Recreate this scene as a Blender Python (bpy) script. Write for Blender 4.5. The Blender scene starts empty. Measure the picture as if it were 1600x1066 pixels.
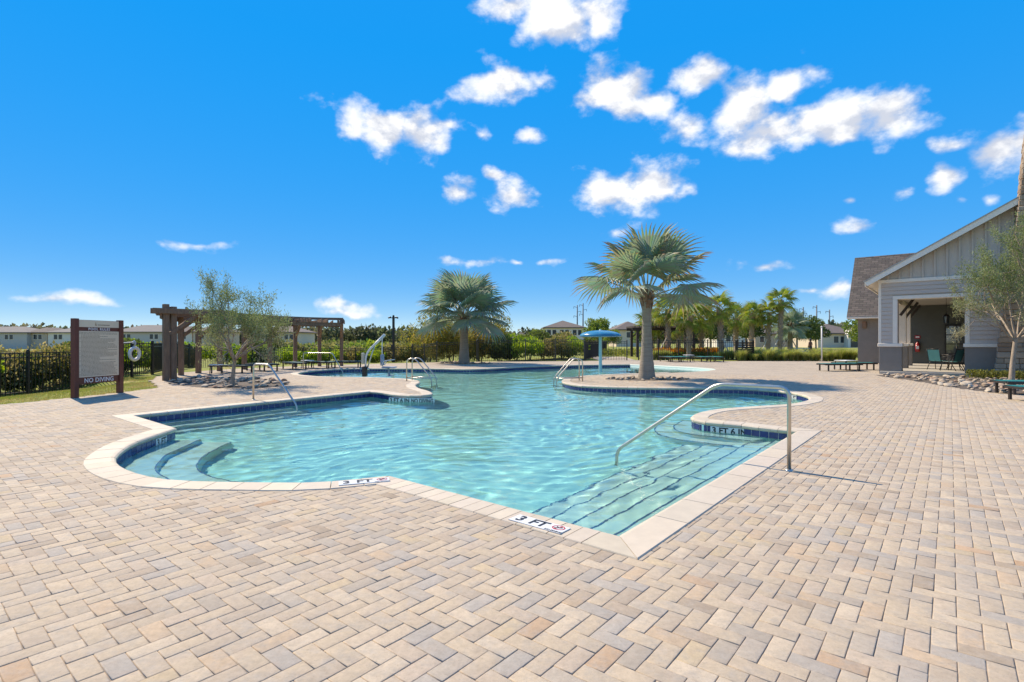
import bpy, bmesh, math, random
import numpy as np
from mathutils import Vector, Matrix, Quaternion
from mathutils.geometry import tessellate_polygon

R = math.radians
scene = bpy.context.scene
COL = scene.collection
RNG = random.Random(7)
NP = np.random.default_rng(11)

# ------------------------------------------------------------------ camera
CAM_H = 1.48
F_PX = 825.0                       # focal length in pixels of a 1600 px wide frame
cam_data = bpy.data.cameras.new('camera')
cam_data.sensor_width = 36.0
cam_data.lens = F_PX / 1600.0 * 36.0
cam_data.clip_start = 0.05
cam_data.clip_end = 6000
cam = bpy.data.objects.new('camera', cam_data)
cam.location = (0, 0, CAM_H)
cam.rotation_euler = (R(90), 0, 0)
COL.objects.link(cam)
scene.camera = cam

# ------------------------------------------------------------------ light
SUN_AZ, SUN_EL = -46.5, 46.0       # azimuth from +Y towards +X, elevation
sd = Vector((math.sin(R(SUN_AZ)) * math.cos(R(SUN_EL)), math.cos(R(SUN_AZ)) * math.cos(R(SUN_EL)), math.sin(R(SUN_EL))))
sun_data = bpy.data.lights.new('sun', 'SUN')
sun_data.energy = 4.6
sun_data.angle = R(0.53)
sun_data.color = (1.0, 0.86, 0.66)
sun = bpy.data.objects.new('sun', sun_data)
sun.rotation_euler = (-sd).to_track_quat('-Z', 'Y').to_euler()
sun.location = (-30, 30, 40)
COL.objects.link(sun)

scene.view_settings.view_transform = 'Standard'
scene.view_settings.look = 'None'
scene.view_settings.gamma = 1.0
scene.view_settings.exposure = 0.55
scene.view_settings.use_curve_mapping = False

# cloud blobs as (azimuth deg, elevation deg, radius az, radius el); turned from where each cloud stands in the sky
def pix_dir(u, v):
    x, z = (u - 800) / F_PX, (533 - v) / F_PX
    return math.degrees(math.atan2(x, 1)), math.degrees(math.atan2(z, math.hypot(x, 1)))
CLOUD_PX = [
    (545,185,30,26),(600,205,45,30),(660,212,45,34),(690,196,28,18),
    (785,132,62,25),(770,128,30,22),
    (790,12,55,18),(870,30,70,40),(925,25,35,32),
    (960,140,68,36),(1000,165,50,28),(1085,120,58,26),(915,158,28,16),
    (1160,165,60,55),(1200,215,70,30),(1290,195,90,38),(1390,185,60,40),(1270,110,34,22),(1230,135,40,28),(1085,195,32,16),(1190,240,42,14),
    (1560,245,60,38),(1470,280,44,22),(1600,230,40,40),(1478,228,24,12),(1520,240,22,18),
    (960,298,72,34),(1010,285,55,30),(1062,303,32,14),(920,300,30,22),
    (797,309,42,18),(715,300,22,16),(735,285,14,9),(770,272,14,9),(745,208,12,10),(820,214,22,8),
    (1492,308,20,10),(1537,314,16,11),(1403,300,20,10),(1340,353,24,8),(1335,313,16,6),
    (1195,413,32,9),(965,362,42,11),(1305,452,36,11),(1270,450,18,6),
    (315,380,44,8),(105,474,62,8),(515,482,46,11),(540,493,34,6),
    (710,407,16,6),(755,408,24,6),(866,409,14,5),(808,408,10,4),
]
SKY_LEVEL = 6.5
SKY_SAT = 1.33
def build_world():
    w = bpy.data.worlds.new('World')
    scene.world = w
    w.use_nodes = True
    nt = w.node_tree
    N, L = nt.nodes, nt.links
    N.clear()
    def node(t, **k):
        n = N.new(t)
        for a, b in k.items():
            setattr(n, a, b)
        return n
    def setin(n, i, v):
        if hasattr(v, 'is_output'):
            L.new(v, n.inputs[i])
        else:
            n.inputs[i].default_value = v
    def M(op, a, b=0.0, c=0.0, clamp=False):
        n = node('ShaderNodeMath', operation=op, use_clamp=clamp)
        setin(n, 0, a); setin(n, 1, b)
        if op in ('MULTIPLY_ADD', 'SMOOTH_MIN', 'SMOOTH_MAX'):
            setin(n, 2, c)
        return n.outputs[0]
    def V(op, a, b=None, c=None):
        n = node('ShaderNodeVectorMath', operation=op)
        setin(n, 0, a)
        if b is not None: setin(n, 1, b)
        if c is not None: setin(n, 2, c)
        return n.outputs['Value'] if op in ('LENGTH', 'DOT_PRODUCT', 'DISTANCE') else n.outputs['Vector']
    out = node('ShaderNodeOutputWorld'); bg = node('ShaderNodeBackground')
    L.new(bg.outputs[0], out.inputs[0])
    sky = node('ShaderNodeTexSky', sky_type='NISHITA')
    sky.sun_disc = False
    sky.sun_elevation = R(SUN_EL); sky.sun_rotation = R(SUN_AZ)
    sky.air_density = 0.6; sky.dust_density = 0.0; sky.ozone_density = 4.0; sky.altitude = 50
    # even out the sky's brightness from zenith to horizon, as the photograph's exposure does
    sp = node('ShaderNodeSeparateColor'); L.new(sky.outputs[0], sp.inputs[0])
    blue = M('MAXIMUM', sp.outputs['Blue'], 2.0)
    lvl = M('MULTIPLY', SKY_LEVEL, M('MINIMUM', M('MULTIPLY', sp.outputs['Blue'], 0.5), M('POWER', M('DIVIDE', blue, 6.0), 0.06)))
    cmb = node('ShaderNodeCombineXYZ')
    L.new(M('MAXIMUM', M('MULTIPLY_ADD', M('DIVIDE', sp.outputs['Red'], blue), 1.45, -0.352), 0.012), cmb.inputs[0])
    L.new(M('POWER', M('DIVIDE', sp.outputs['Green'], blue), SKY_SAT), cmb.inputs[1])
    cmb.inputs[2].default_value = 1.0
    skyc = V('SCALE', cmb.outputs[0]); L.new(lvl, skyc.node.inputs['Scale'])
    tc = node('ShaderNodeTexCoord')
    d = tc.outputs['Generated']
    nrm = V('NORMALIZE', d)
    sx = node('ShaderNodeSeparateXYZ'); L.new(nrm, sx.inputs[0])
    az = M('ARCTAN2', sx.outputs[0], sx.outputs[1]); el = M('ARCSINE', sx.outputs[2])
    # wispy warp of the cloud outlines
    nz = node('ShaderNodeTexNoise'); nz.inputs['Scale'].default_value = 9.0; nz.inputs['Detail'].default_value = 3.0
    L.new(V('MULTIPLY', nrm, (1, 1, 1.5)), nz.inputs['Vector'])
    warp = V('MULTIPLY_ADD', nz.outputs['Color'], (0.085, 0.05, 0), (-0.0425, -0.025, 0))
    cp = node('ShaderNodeCombineXYZ'); L.new(az, cp.inputs[0]); L.new(el, cp.inputs[1])
    p = V('ADD', cp.outputs[0], warp)
    best = None
    for (u, v, ru, rv) in CLOUD_PX:
        a, e = pix_dir(u, v)
        k = math.cos(math.atan((u - 800) / F_PX))
        ra = 1.12 * ru / F_PX * k * k; re = 1.12 * rv / F_PX * k
        ln = V('LENGTH', V('MULTIPLY_ADD', p, (1 / ra, 1 / re, 0), (-R(a) / ra, -R(e) / re, 0)))
        if ru * rv < 900:                       # small scraps of cloud are thin and frayed
            ln = M('MULTIPLY_ADD', ln, 0.45, 0.55)
        best = ln if best is None else M('SMOOTH_MIN', best, ln, 0.12)
    blob = M('SUBTRACT', 1.0, best)
    # unseen fair-weather clouds over the rest of the sky, widened to neutralise shade
    n2 = node('ShaderNodeTexNoise'); n2.inputs['Scale'].default_value = 3.2; n2.inputs['Detail'].default_value = 2.0
    L.new(V('MULTIPLY_ADD', nrm, (1, 1, 2.2), (3.1, 1.7, 0.4)), n2.inputs['Vector'])
    away = M('MAXIMUM', M('MULTIPLY_ADD', M('ABSOLUTE', az), 20.0, -17.6), M('MULTIPLY_ADD', el, 20.0, -13.6))
    away = M('MINIMUM', M('MAXIMUM', away, -3.0), 0.0)
    other = M('ADD', M('MULTIPLY_ADD', n2.outputs['Fac'], 5.0, -2.75), away)
    field = M('MAXIMUM', blob, other)
    def puff(vec):
        n = node('ShaderNodeTexNoise'); n.inputs['Scale'].default_value = 15.0; n.inputs['Detail'].default_value = 7.0
        n.inputs['Roughness'].default_value = 0.55
        L.new(vec, n.inputs['Vector'])
        return n.outputs['Fac']
    q = V('MULTIPLY', nrm, (1, 1, 1.45))
    f1 = puff(q)
    f2 = puff(V('ADD', q, (-0.014, 0.006, 0.040)))
    dens = M('ADD', M('MULTIPLY', field, 1.15), M('MULTIPLY_ADD', f1, 2.6, -1.24))
    mr = node('ShaderNodeMapRange', interpolation_type='SMOOTHSTEP')
    mr.inputs['From Min'].default_value = 0.0; mr.inputs['From Max'].default_value = 0.85
    L.new(dens, mr.inputs['Value'])
    alpha = M('MULTIPLY', mr.outputs[0], 0.97)
    lit = M('ADD', M('MULTIPLY', M('SUBTRACT', f1, f2), 1.3), M('MULTIPLY_ADD', M('MINIMUM', dens, 1.3), 0.06, 0.76))
    lit = M('MINIMUM', M('MAXIMUM', lit, 0.55), 1.0)
    # belly of a cloud is a touch greyer-blue than its crown
    crm = node('ShaderNodeMix', data_type='RGBA')
    crm.inputs['A'].default_value = (4.7, 4.95, 5.6, 1); crm.inputs['B'].default_value = (7.6, 7.55, 7.5, 1)
    rr = node('ShaderNodeMapRange'); rr.inputs['From Min'].default_value = 0.66; rr.inputs['From Max'].default_value = 0.88
    L.new(lit, rr.inputs['Value']); L.new(rr.outputs[0], crm.inputs['Factor'])
    mix = node('ShaderNodeMix', data_type='RGBA')
    L.new(alpha, mix.inputs['Factor']); L.new(skyc, mix.inputs['A']); L.new(crm.outputs['Result'], mix.inputs['B'])
    L.new(mix.outputs['Result'], bg.inputs['Color'])
    bg.inputs['Strength'].default_value = 0.10
    w.cycles.sampling_method = 'MANUAL'
    w.cycles.sample_map_resolution = 512
build_world()

scene.render.engine = 'CYCLES'
cy = scene.cycles
cy.use_denoising = True
cy.max_bounces = 10
cy.transparent_max_bounces = 24
cy.transmission_bounces = 8
cy.glossy_bounces = 4
cy.diffuse_bounces = 4
cy.caustics_reflective = False
cy.caustics_refractive = True
cy.blur_glossy = 0.3
cy.sample_clamp_indirect = 6.0

# ------------------------------------------------------------------ helpers
def G(u, v, z=0.0):
    """pixel of the 1600 px photograph -> point on the level plane z"""
    y = F_PX * (CAM_H - z) / (v - 533.0)
    return ((u - 800.0) / F_PX * y, y)
def at(u, v, y):
    """pixel at the depth y -> point"""
    return Vector(((u - 800) / F_PX * y, y, CAM_H + (533 - v) / F_PX * y))

A_DIR = Vector((685, 825)).normalized()         # paving axis running away to the right
B_DIR = Vector((A_DIR.y, -A_DIR.x))             # paving axis running to the right and nearer
A3, B3 = Vector((A_DIR.x, A_DIR.y, 0)), Vector((B_DIR.x, B_DIR.y, 0))

class MB:
    """collects shapes and links them as ONE mesh object"""
    def __init__(s):
        s.v = []; s.f = []; s.c = []; s.sm = []
    def add(s, vs, fs, col=None, smooth=False):
        o = len(s.v)
        s.v.extend([tuple(p) for p in vs])
        for f in fs:
            s.f.append(tuple(i + o for i in f)); s.c.append(col); s.sm.append(smooth)
        return s
    def box(s, lo, hi, mat=None, bevel=0.0, col=None):
        x0, y0, z0 = lo; x1, y1, z1 = hi
        if bevel > 0:
            b = min(bevel, (x1-x0)/2.2, (y1-y0)/2.2, (z1-z0)/2.2)
            vs = []
            for (sx, X) in ((-1, (x0, x1)), ):
                pass
            # bevelled box: each corner split in three
            idx = {}
            for i, x in enumerate((x0, x1)):
                for j, y in enumerate((y0, y1)):
                    for k, z in enumerate((z0, z1)):
                        dx, dy, dz = (b if i == 0 else -b), (b if j == 0 else -b), (b if k == 0 else -b)
                        idx[i, j, k] = len(vs)
                        vs += [(x, y+dy, z+dz), (x+dx, y, z+dz), (x+dx, y+dy, z)]
            fs = []
            def q(a): fs.append(tuple(a))
            for i in (0, 1):
                ring = [idx[i,0,0], idx[i,1,0], idx[i,1,1], idx[i,0,1]]
                q(ring if i else ring[::-1])
                ring = [idx[0,i,0]+1, idx[0,i,1]+1, idx[1,i,1]+1, idx[1,i,0]+1]
                q(ring if i else ring[::-1])
                ring = [idx[0,0,i]+2, idx[1,0,i]+2, idx[1,1,i]+2, idx[0,1,i]+2]
                q(ring if i else ring[::-1])
            for i in (0, 1):
                for j in (0, 1):
                    a, c = idx[i,j,0], idx[i,j,1]
                    r = [a, c, c+1, a+1]; q(r if (i ^ j) else r[::-1])
                    a, c = idx[i,0,j], idx[i,1,j]
                    r = [a, a+2, c+2, c]; q(r if (i ^ j) else r[::-1])
                    a, c = idx[0,i,j], idx[1,i,j]
                    r = [a+1, c+1, c+2, a+2]; q(r if (i ^ j) else r[::-1])
            for i in (0, 1):
                for j in (0, 1):
                    for k in (0, 1):
                        a = idx[i,j,k]; r = [a, a+1, a+2]; q(r if (i ^ j ^ k) == 1 else r[::-1])
        else:
            vs = [(x0,y0,z0),(x1,y0,z0),(x1,y1,z0),(x0,y1,z0),(x0,y0,z1),(x1,y0,z1),(x1,y1,z1),(x0,y1,z1)]
            fs = [(0,3,2,1),(4,5,6,7),(0,1,5,4),(1,2,6,5),(2,3,7,6),(3,0,4,7)]
        if mat is not None:
            vs = [tuple(mat @ Vector(p)) for p in vs]
        return s.add(vs, fs, col)
    def beam(s, a, b, w, h, bevel=0.0, up=(0, 0, 1), col=None, ext=0.0):
        """bar of section w x h from a to b"""
        a, b = Vector(a), Vector(b); d = (b - a); ln = d.length; d.normalize()
        up = Vector(up)
        if abs(d.dot(up)) > 0.99: up = Vector((0, 1, 0))
        x = d.cross(up).normalized(); z = x.cross(d)
        m = Matrix((x, d, z)).transposed().to_4x4(); m.translation = a
        return s.box((-w/2, -ext, -h/2), (w/2, ln+ext, h/2), m, bevel, col)
    def tube(s, path, rad, n=10, cap=True, col=None, smooth=True):
        path = [Vector(p) for p in path]
        if not hasattr(rad, '__len__'): rad = [rad] * len(path)
        vs, fs = [], []
        up = None
        for i, p in enumerate(path):
            t = (path[min(i+1, len(path)-1)] - path[max(i-1, 0)]).normalized()
            if up is None:
                up = Vector((0, 0, 1)) if abs(t.z) < 0.9 else Vector((1, 0, 0))
            x = t.cross(up).normalized(); up = x.cross(t).normalized()
            for k in range(n):
                a = 2*math.pi*k/n
                vs.append(p + (x*math.cos(a) + up*math.sin(a)) * rad[i])
        for i in range(len(path)-1):
            for k in range(n):
                k2 = (k+1) % n
                fs.append((i*n+k, (i+1)*n+k, (i+1)*n+k2, i*n+k2))
        s.add(vs, fs, col, smooth)
        if cap:
            o = len(s.v) - len(vs)
            s.f.append(tuple(o+k for k in range(n))); s.c.append(col); s.sm.append(False)
            s.f.append(tuple(o+(len(path)-1)*n+k for k in reversed(range(n)))); s.c.append(col); s.sm.append(False)
        return s
    def lathe(s, prof, n=24, origin=(0,0,0), col=None, smooth=True):
        o = Vector(origin); vs, fs = [], []
        for (r, z) in prof:
            for k in range(n):
                a = 2*math.pi*k/n
                vs.append(o + Vector((r*math.cos(a), r*math.sin(a), z)))
        for i in range(len(prof)-1):
            for k in range(n):
                k2 = (k+1) % n
                fs.append((i*n+k, i*n+k2, (i+1)*n+k2, (i+1)*n+k))
        return s.add(vs, fs, col, smooth)
    def prism(s, poly, z0, z1, mat=None, col=None):
        """polygon [(x,y)] counter-clockwise raised from z0 to z1"""
        n = len(poly)
        vs = [Vector((x, y, z0)) for x, y in poly] + [Vector((x, y, z1)) for x, y in poly]
        fs = [tuple(reversed(range(n))), tuple(range(n, 2*n))] + [(i, (i+1) % n, n+(i+1) % n, n+i) for i in range(n)]
        if mat is not None: vs = [mat @ p for p in vs]
        return s.add(vs, fs, col)
    def mesh(s, name):
        me = bpy.data.meshes.new(name)
        me.from_pydata([tuple(p) for p in s.v], [], s.f)
        if any(s.sm): me.polygons.foreach_set('use_smooth', s.sm)
        if any(c is not None for c in s.c):
            at_ = me.attributes.new('tint', 'FLOAT_COLOR', 'FACE')
            buf = np.ones((len(s.f), 4), dtype=np.float32)
            for i, c in enumerate(s.c):
                if c is not None: buf[i, :len(c)] = c
            at_.data.foreach_set('color', buf.ravel())
        me.update()
        return me
    def build(s, name, mat, parent=None, loc=None, rz=None):
        return obj(name, s.mesh(name), mat, parent, loc, rz)

def obj(name, me, mat=None, parent=None, loc=None, rz=None):
    if mat is not None and not me.materials:
        me.materials.append(mat)
    o = bpy.data.objects.new(name, me)
    COL.objects.link(o)
    if parent is not None: o.parent = parent
    if loc is not None: o.location = loc
    if rz is not None: o.rotation_euler = (0, 0, rz)
    return o
def tag(o, label=None, cat=None, group=None, kind=None):
    if label: o['label'] = label
    if cat: o['category'] = cat
    if group: o['group'] = group
    if kind: o['kind'] = kind
    return o
def thing(name, label, cat, loc=(0,0,0), rz=0.0, group=None):
    o = bpy.data.objects.new(name, None)
    o.empty_display_size = 0.2
    COL.objects.link(o)
    o.location = loc; o.rotation_euler = (0, 0, rz)
    return tag(o, label, cat, group)
def copy_tree(o, parent=None):
    c = o.copy(); COL.objects.link(c); c.parent = parent
    for ch in list(o.children): copy_tree(ch, c)
    return c
def np_mesh(name, verts, faces, smooth=False, tint=None):
    """verts (n,3), faces (m,k) as arrays of equal-size polygons"""
    verts = np.asarray(verts, np.float32); faces = np.asarray(faces, np.int32)
    me = bpy.data.meshes.new(name)
    m, k = faces.shape
    me.vertices.add(len(verts)); me.vertices.foreach_set('co', verts.ravel())
    me.loops.add(m*k); me.loops.foreach_set('vertex_index', faces.ravel())
    me.polygons.add(m)
    me.polygons.foreach_set('loop_start', np.arange(0, m*k, k, dtype=np.int32))
    me.polygons.foreach_set('loop_total', np.full(m, k, np.int32))
    if smooth: me.polygons.foreach_set('use_smooth', np.ones(m, bool))
    if tint is not None:
        a = me.attributes.new('tint', 'FLOAT_COLOR', 'FACE')
        t = np.ones((m, 4), np.float32); t[:, :3] = tint
        a.data.foreach_set('color', t.ravel())
    me.update(calc_edges=True)
    return me

def lin(r, g=None, b=None):
    if g is None: r, g, b = r
    f = lambda c: (c/255.0/12.92) if c <= 10 else ((c/255.0+0.055)/1.055)**2.4
    return (f(r), f(g), f(b))

# ------------------------------------------------------------------ materials
MATS = {}
def mat(name, color, rough=0.6, metal=0.0, var=0.12, scale=4.0, bump=0.0, bump_scale=40.0, tint=False,
        spec=0.5, trans=0.0, stretch=None, coords='Object', wear=None, coat=0.0, hue=0.0):
    """procedural material: base colour broken up by two noises, optional bump, optional per-face tint"""
    if name in MATS: return MATS[name]
    m = bpy.data.materials.new(name); MATS[name] = m
    m.use_nodes = True
    nt = m.node_tree; N, L = nt.nodes, nt.links
    b = N['Principled BSDF']
    tc = N.new('ShaderNodeTexCoord')
    vec = tc.outputs[coords]
    if stretch:
        mp = N.new('ShaderNodeMapping'); mp.inputs['Scale'].default_value = stretch
        L.new(vec, mp.inputs['Vector']); vec = mp.outputs[0]
    n1 = N.new('ShaderNodeTexNoise'); n1.inputs['Scale'].default_value = scale; n1.inputs['Detail'].default_value = 6
    n1.inputs['Roughness'].default_value = 0.65
    L.new(vec, n1.inputs['Vector'])
    mr = N.new('ShaderNodeMapRange')
    mr.inputs['From Min'].default_value = 0.25; mr.inputs['From Max'].default_value = 0.75
    mr.inputs['To Min'].default_value = 1 - var; mr.inputs['To Max'].default_value = 1 + var
    L.new(n1.outputs['Fac'], mr.inputs['Value'])
    mul = N.new('ShaderNodeVectorMath'); mul.operation = 'SCALE'
    mul.inputs[0].default_value = color
    L.new(mr.outputs[0], mul.inputs['Scale'])
    c = mul.outputs[0]
    if tint:
        at_ = N.new('ShaderNodeAttribute'); at_.attribute_name = 'tint'
        mm = N.new('ShaderNodeVectorMath'); mm.operation = 'MULTIPLY'
        L.new(c, mm.inputs[0]); L.new(at_.outputs['Color'], mm.inputs[1]); c = mm.outputs[0]
    if wear:
        wcol, wscale, wmin, wmax = wear
        n3 = N.new('ShaderNodeTexNoise'); n3.inputs['Scale'].default_value = wscale; n3.inputs['Detail'].default_value = 8
        n3.inputs['Roughness'].default_value = 0.7
        L.new(vec, n3.inputs['Vector'])
        m3 = N.new('ShaderNodeMapRange'); m3.inputs['From Min'].default_value = wmin; m3.inputs['From Max'].default_value = wmax
        L.new(n3.outputs['Fac'], m3.inputs['Value'])
        mx = N.new('ShaderNodeMix'); mx.data_type = 'RGBA'
        L.new(m3.outputs[0], mx.inputs['Factor']); L.new(c, mx.inputs['A']); mx.inputs['B'].default_value = (*wcol, 1)
        c = mx.outputs['Result']
    L.new(c, b.inputs['Base Color'])
    b.inputs['Roughness'].default_value = rough
    b.inputs['Metallic'].default_value = metal
    b.inputs['Specular IOR Level'].default_value = spec
    if coat: b.inputs['Coat Weight'].default_value = coat
    if bump:
        n2 = N.new('ShaderNodeTexNoise'); n2.inputs['Scale'].default_value = bump_scale; n2.inputs['Detail'].default_value = 5
        L.new(vec, n2.inputs['Vector'])
        bp = N.new('ShaderNodeBump'); bp.inputs['Strength'].default_value = bump; bp.inputs['Distance'].default_value = 0.02
        L.new(n2.outputs['Fac'], bp.inputs['Height']); L.new(bp.outputs[0], b.inputs['Normal'])
    if trans:
        # thin leaf: part of the light passes through
        tr = N.new('ShaderNodeBsdfTranslucent'); mxs = N.new('ShaderNodeMixShader')
        mxs.inputs[0].default_value = trans
        hs = N.new('ShaderNodeHueSaturation'); hs.inputs['Value'].default_value = 1.25; hs.inputs['Saturation'].default_value = 1.1
        hs.inputs['Hue'].default_value = 0.49
        L.new(c, hs.inputs['Color']); L.new(hs.outputs[0], tr.inputs['Color'])
        L.new(b.outputs[0], mxs.inputs[1]); L.new(tr.outputs[0], mxs.inputs[2])
        L.new(mxs.outputs[0], N['Material Output'].inputs['Surface'])
    return m
# ------------------------------------------------------------------ outlines
WATER_Z = -0.165
def catmull(pts, n=8, closed=False):
    pts = [Vector(p) for p in pts]; out = []
    m = len(pts)
    for i in range(m - (0 if closed else 1)):
        p0 = pts[(i-1) % m] if (closed or i > 0) else pts[0]*2 - pts[1]
        p1 = pts[i]; p2 = pts[(i+1) % m]
        p3 = pts[(i+2) % m] if (closed or i+2 < m) else p2*2 - p1
        for k in range(n):
            t = k/n
            out.append(0.5*((2*p1) + (-p0+p2)*t + (2*p0-5*p1+4*p2-p3)*t*t + (-p0+3*p1-3*p2+p3)*t**3))
    if not closed: out.append(pts[-1])
    return out
def gp(pts): return [Vector(G(u, v)) for u, v in pts]

C_FRONT = Vector(G(968, 840))                                  # front corner of the pool
C_RIGHT = C_FRONT + A_DIR * 6.1                                # corner by the step rail
C_LEFT = C_FRONT - B_DIR * 2.8                                 # corner between front edge and round bay
seg_front_right = [C_FRONT, C_RIGHT]
seg_pen = [C_RIGHT] + catmull([C_RIGHT - B_DIR*0.55 + A_DIR*0.02] + gp([(1165,664.5),(1112,660),(1092,657.5),(1081,652.5),(1093,645.5),(1120,640),(1169,636),(1225,632.5),(1251,629),(1266,624),(1258,618),(1223,611.5),(1165,607),(1107,606.2),(1010,606),(932,604),(896,601),(879,596.5),(886,591),(913,587.5),(960,585),(1041,582)]), 6)
seg_beach = catmull(gp([(1041,582),(1090,579.5),(1109,577),(1090,574.5),(1030,571.2),(984,569.5)]), 6)
seg_far = catmull(gp([(984,569.5),(900,570.5),(820,573),(752,576.5),(720,577),(685,576.2),(617,575.8),(550,576),(500,578.5),(470,582),(466,585),(485,587.5),(515,589),(572,589.8),(631,592),(651,594.5),(655,597.5),(648,602),(654,607),(668,611),(675,615.5),(663,618),(640,618.3),(617,616.5),(596,613.2),(578,611.8)]), 6)
P_A, P_B = Vector(G(578, 611.8)), Vector(G(207, 649.5))
P_C = Vector(G(273, 669.5))
seg_long = [P_A, P_B]
seg_short = [P_B, P_C]
seg_bay = catmull(gp([(273,669.5),(243,679.5),(206,693),(183,708),(176,718),(183,728),(206,739),(244,748),(289,752.5),(382,754.5),(495,754.5)]) + [C_LEFT], 7)
seg_front = [C_LEFT, C_FRONT]
def dense(path, step=0.16):
    out = [path[0]]
    for a, b in zip(path[:-1], path[1:]):
        n = max(1, int((b-a).length/step + 0.5))
        out += [a + (b-a)*(k/n) for k in range(1, n+1)]
    return out
SEGS = dict(step=seg_front_right, pen=seg_pen, beach=seg_beach, far=seg_far, long=seg_long, short=seg_short, bay=seg_bay, front=seg_front)
OUT = []
for k, sgm in SEGS.items():
    for p in dense(sgm):
        if not OUT or (p - OUT[-1]).length > 0.02: OUT.append(p.copy())
if (OUT[0]-OUT[-1]).length < 0.03: OUT.pop()
def area2(P): return sum(a.x*b.y-b.x*a.y for a, b in zip(P, P[1:]+P[:1]))
CCW = area2(OUT) > 0
if not CCW: OUT.reverse()
def offset_path(path, d, closed=False):
    """shift a path to its right-hand side by d"""
    res = []
    n = len(path)
    for i, p in enumerate(path):
        if closed:
            t1 = (p - path[i-1]); t2 = (path[(i+1) % n] - p)
        else:
            t1 = p - path[i-1] if i > 0 else path[1] - p
            t2 = path[i+1] - p if i < n-1 else t1
        t1 = t1.normalized(); t2 = t2.normalized()
        n1 = Vector((t1.y, -t1.x)); n2 = Vector((t2.y, -t2.x))
        m = (n1+n2)
        if m.length < 1e-4: m = n1
        m.normalize()
        res.append(p + m * (d / max(0.5, m.dot(n1))))
    return res
OUT_COPE = offset_path(OUT, 0.29, True)          # outer edge of the coping (outline runs counter-clockwise)
OUTN = np.array([(p.x, p.y) for p in OUT])

def inside(pts, poly):
    pts = np.asarray(pts); poly = np.asarray(poly)
    x, y = pts[:, 0], pts[:, 1]
    res = np.zeros(len(pts), bool)
    j = len(poly)-1
    for i in range(len(poly)):
        xi, yi = poly[i]; xj, yj = poly[j]
        c = ((yi > y) != (yj > y)) & (x < (xj-xi)*(y-yi)/((yj-yi) if yj != yi else 1e-9)+xi)
        res ^= c
        j = i
    return res
def dist_poly(pts, poly, closed=True):
    pts = np.asarray(pts, float); poly = np.asarray(poly, float)
    d = np.full(len(pts), 1e9)
    n = len(poly)
    for i in range(n if closed else n-1):
        a = poly[i]; b = poly[(i+1) % n]
        ab = b-a; L2 = max(ab @ ab, 1e-12)
        t = np.clip(((pts-a) @ ab)/L2, 0, 1)
        q = pts - (a + t[:, None]*ab)
        d = np.minimum(d, np.hypot(q[:, 0], q[:, 1]))
    return d
def fill(polys, z=0.0):
    """tessellate an outline with holes -> verts, tris"""
    vs = [(p.x, p.y, z) for P in polys for p in P]
    tris = tessellate_polygon([[Vector((p.x, p.y, 0)) for p in P] for P in polys])
    out = []
    for t in tris:
        a, b, c = [Vector(vs[i]) for i in t]
        out.append(tuple(t) if (b-a).cross(c-a).z > 0 else tuple(reversed(t)))
    return vs, out

DECK = [Vector(p) for p in [(-13.2,-4),(13.5,-4),(16.5,6),(16.5,13.0),(19.9,20.3),(17.2,23.6),(22.6,29.5),(25.2,35.0),(23.5,38.6),(24.5,44),(22.3,44.4),(20.6,39.3),(14.8,38.9),(12.8,40.4),(9.6,41.0),(10.6,50.0),(7.2,50.0),(6.6,39.8),(0.5,38.4),(-4,37.6),(-8.2,35.0),(-10.6,33.0),(-13.2,30.8),(-15.0,28.0),(-15.6,25.0),(-14.8,22.0),(-13.4,19.6),(-11.2,16.8),(-11.25,15.2),(-11.5,13.7),(-11.9,12.2),(-12.6,9)]]
DECKN = np.array([(p.x, p.y) for p in DECK])

# ------------------------------------------------------------------ materials of the pool
M_PLASTER = mat('pool_plaster_water_tint', (0.47, 0.76, 0.69), 0.7, var=0.05, scale=2.0)  # turquoise of the water's depth is put into the plaster colour
M_PLASTER_W = mat('pool_plaster_shallow_tint', (0.62, 0.74, 0.665), 0.7, var=0.06, scale=3.0)  # same plaster with less water tint in its colour, for the shallow steps
M_TILE = mat('cobalt_glazed_tile', (0.034, 0.042, 0.15), 0.14, var=0.35, scale=5.0, coords='Object')
M_GROUT = mat('tile_grout', (0.60, 0.58, 0.54), 0.8)
M_COPE = mat('cream_coping_stone', (0.555, 0.47, 0.36), 0.75, var=0.08, scale=7, bump=0.12, bump_scale=120, tint=True,
             wear=((0.45, 0.37, 0.29), 3.0, 0.58, 0.9))
M_TILE_WHITE = mat('white_marker_tile', (0.72, 0.71, 0.68), 0.35, var=0.06, scale=20)
M_INK = mat('black_lettering', (0.015, 0.015, 0.018), 0.5)
M_RED = mat('red_marking', (0.45, 0.02, 0.03), 0.5)

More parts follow.
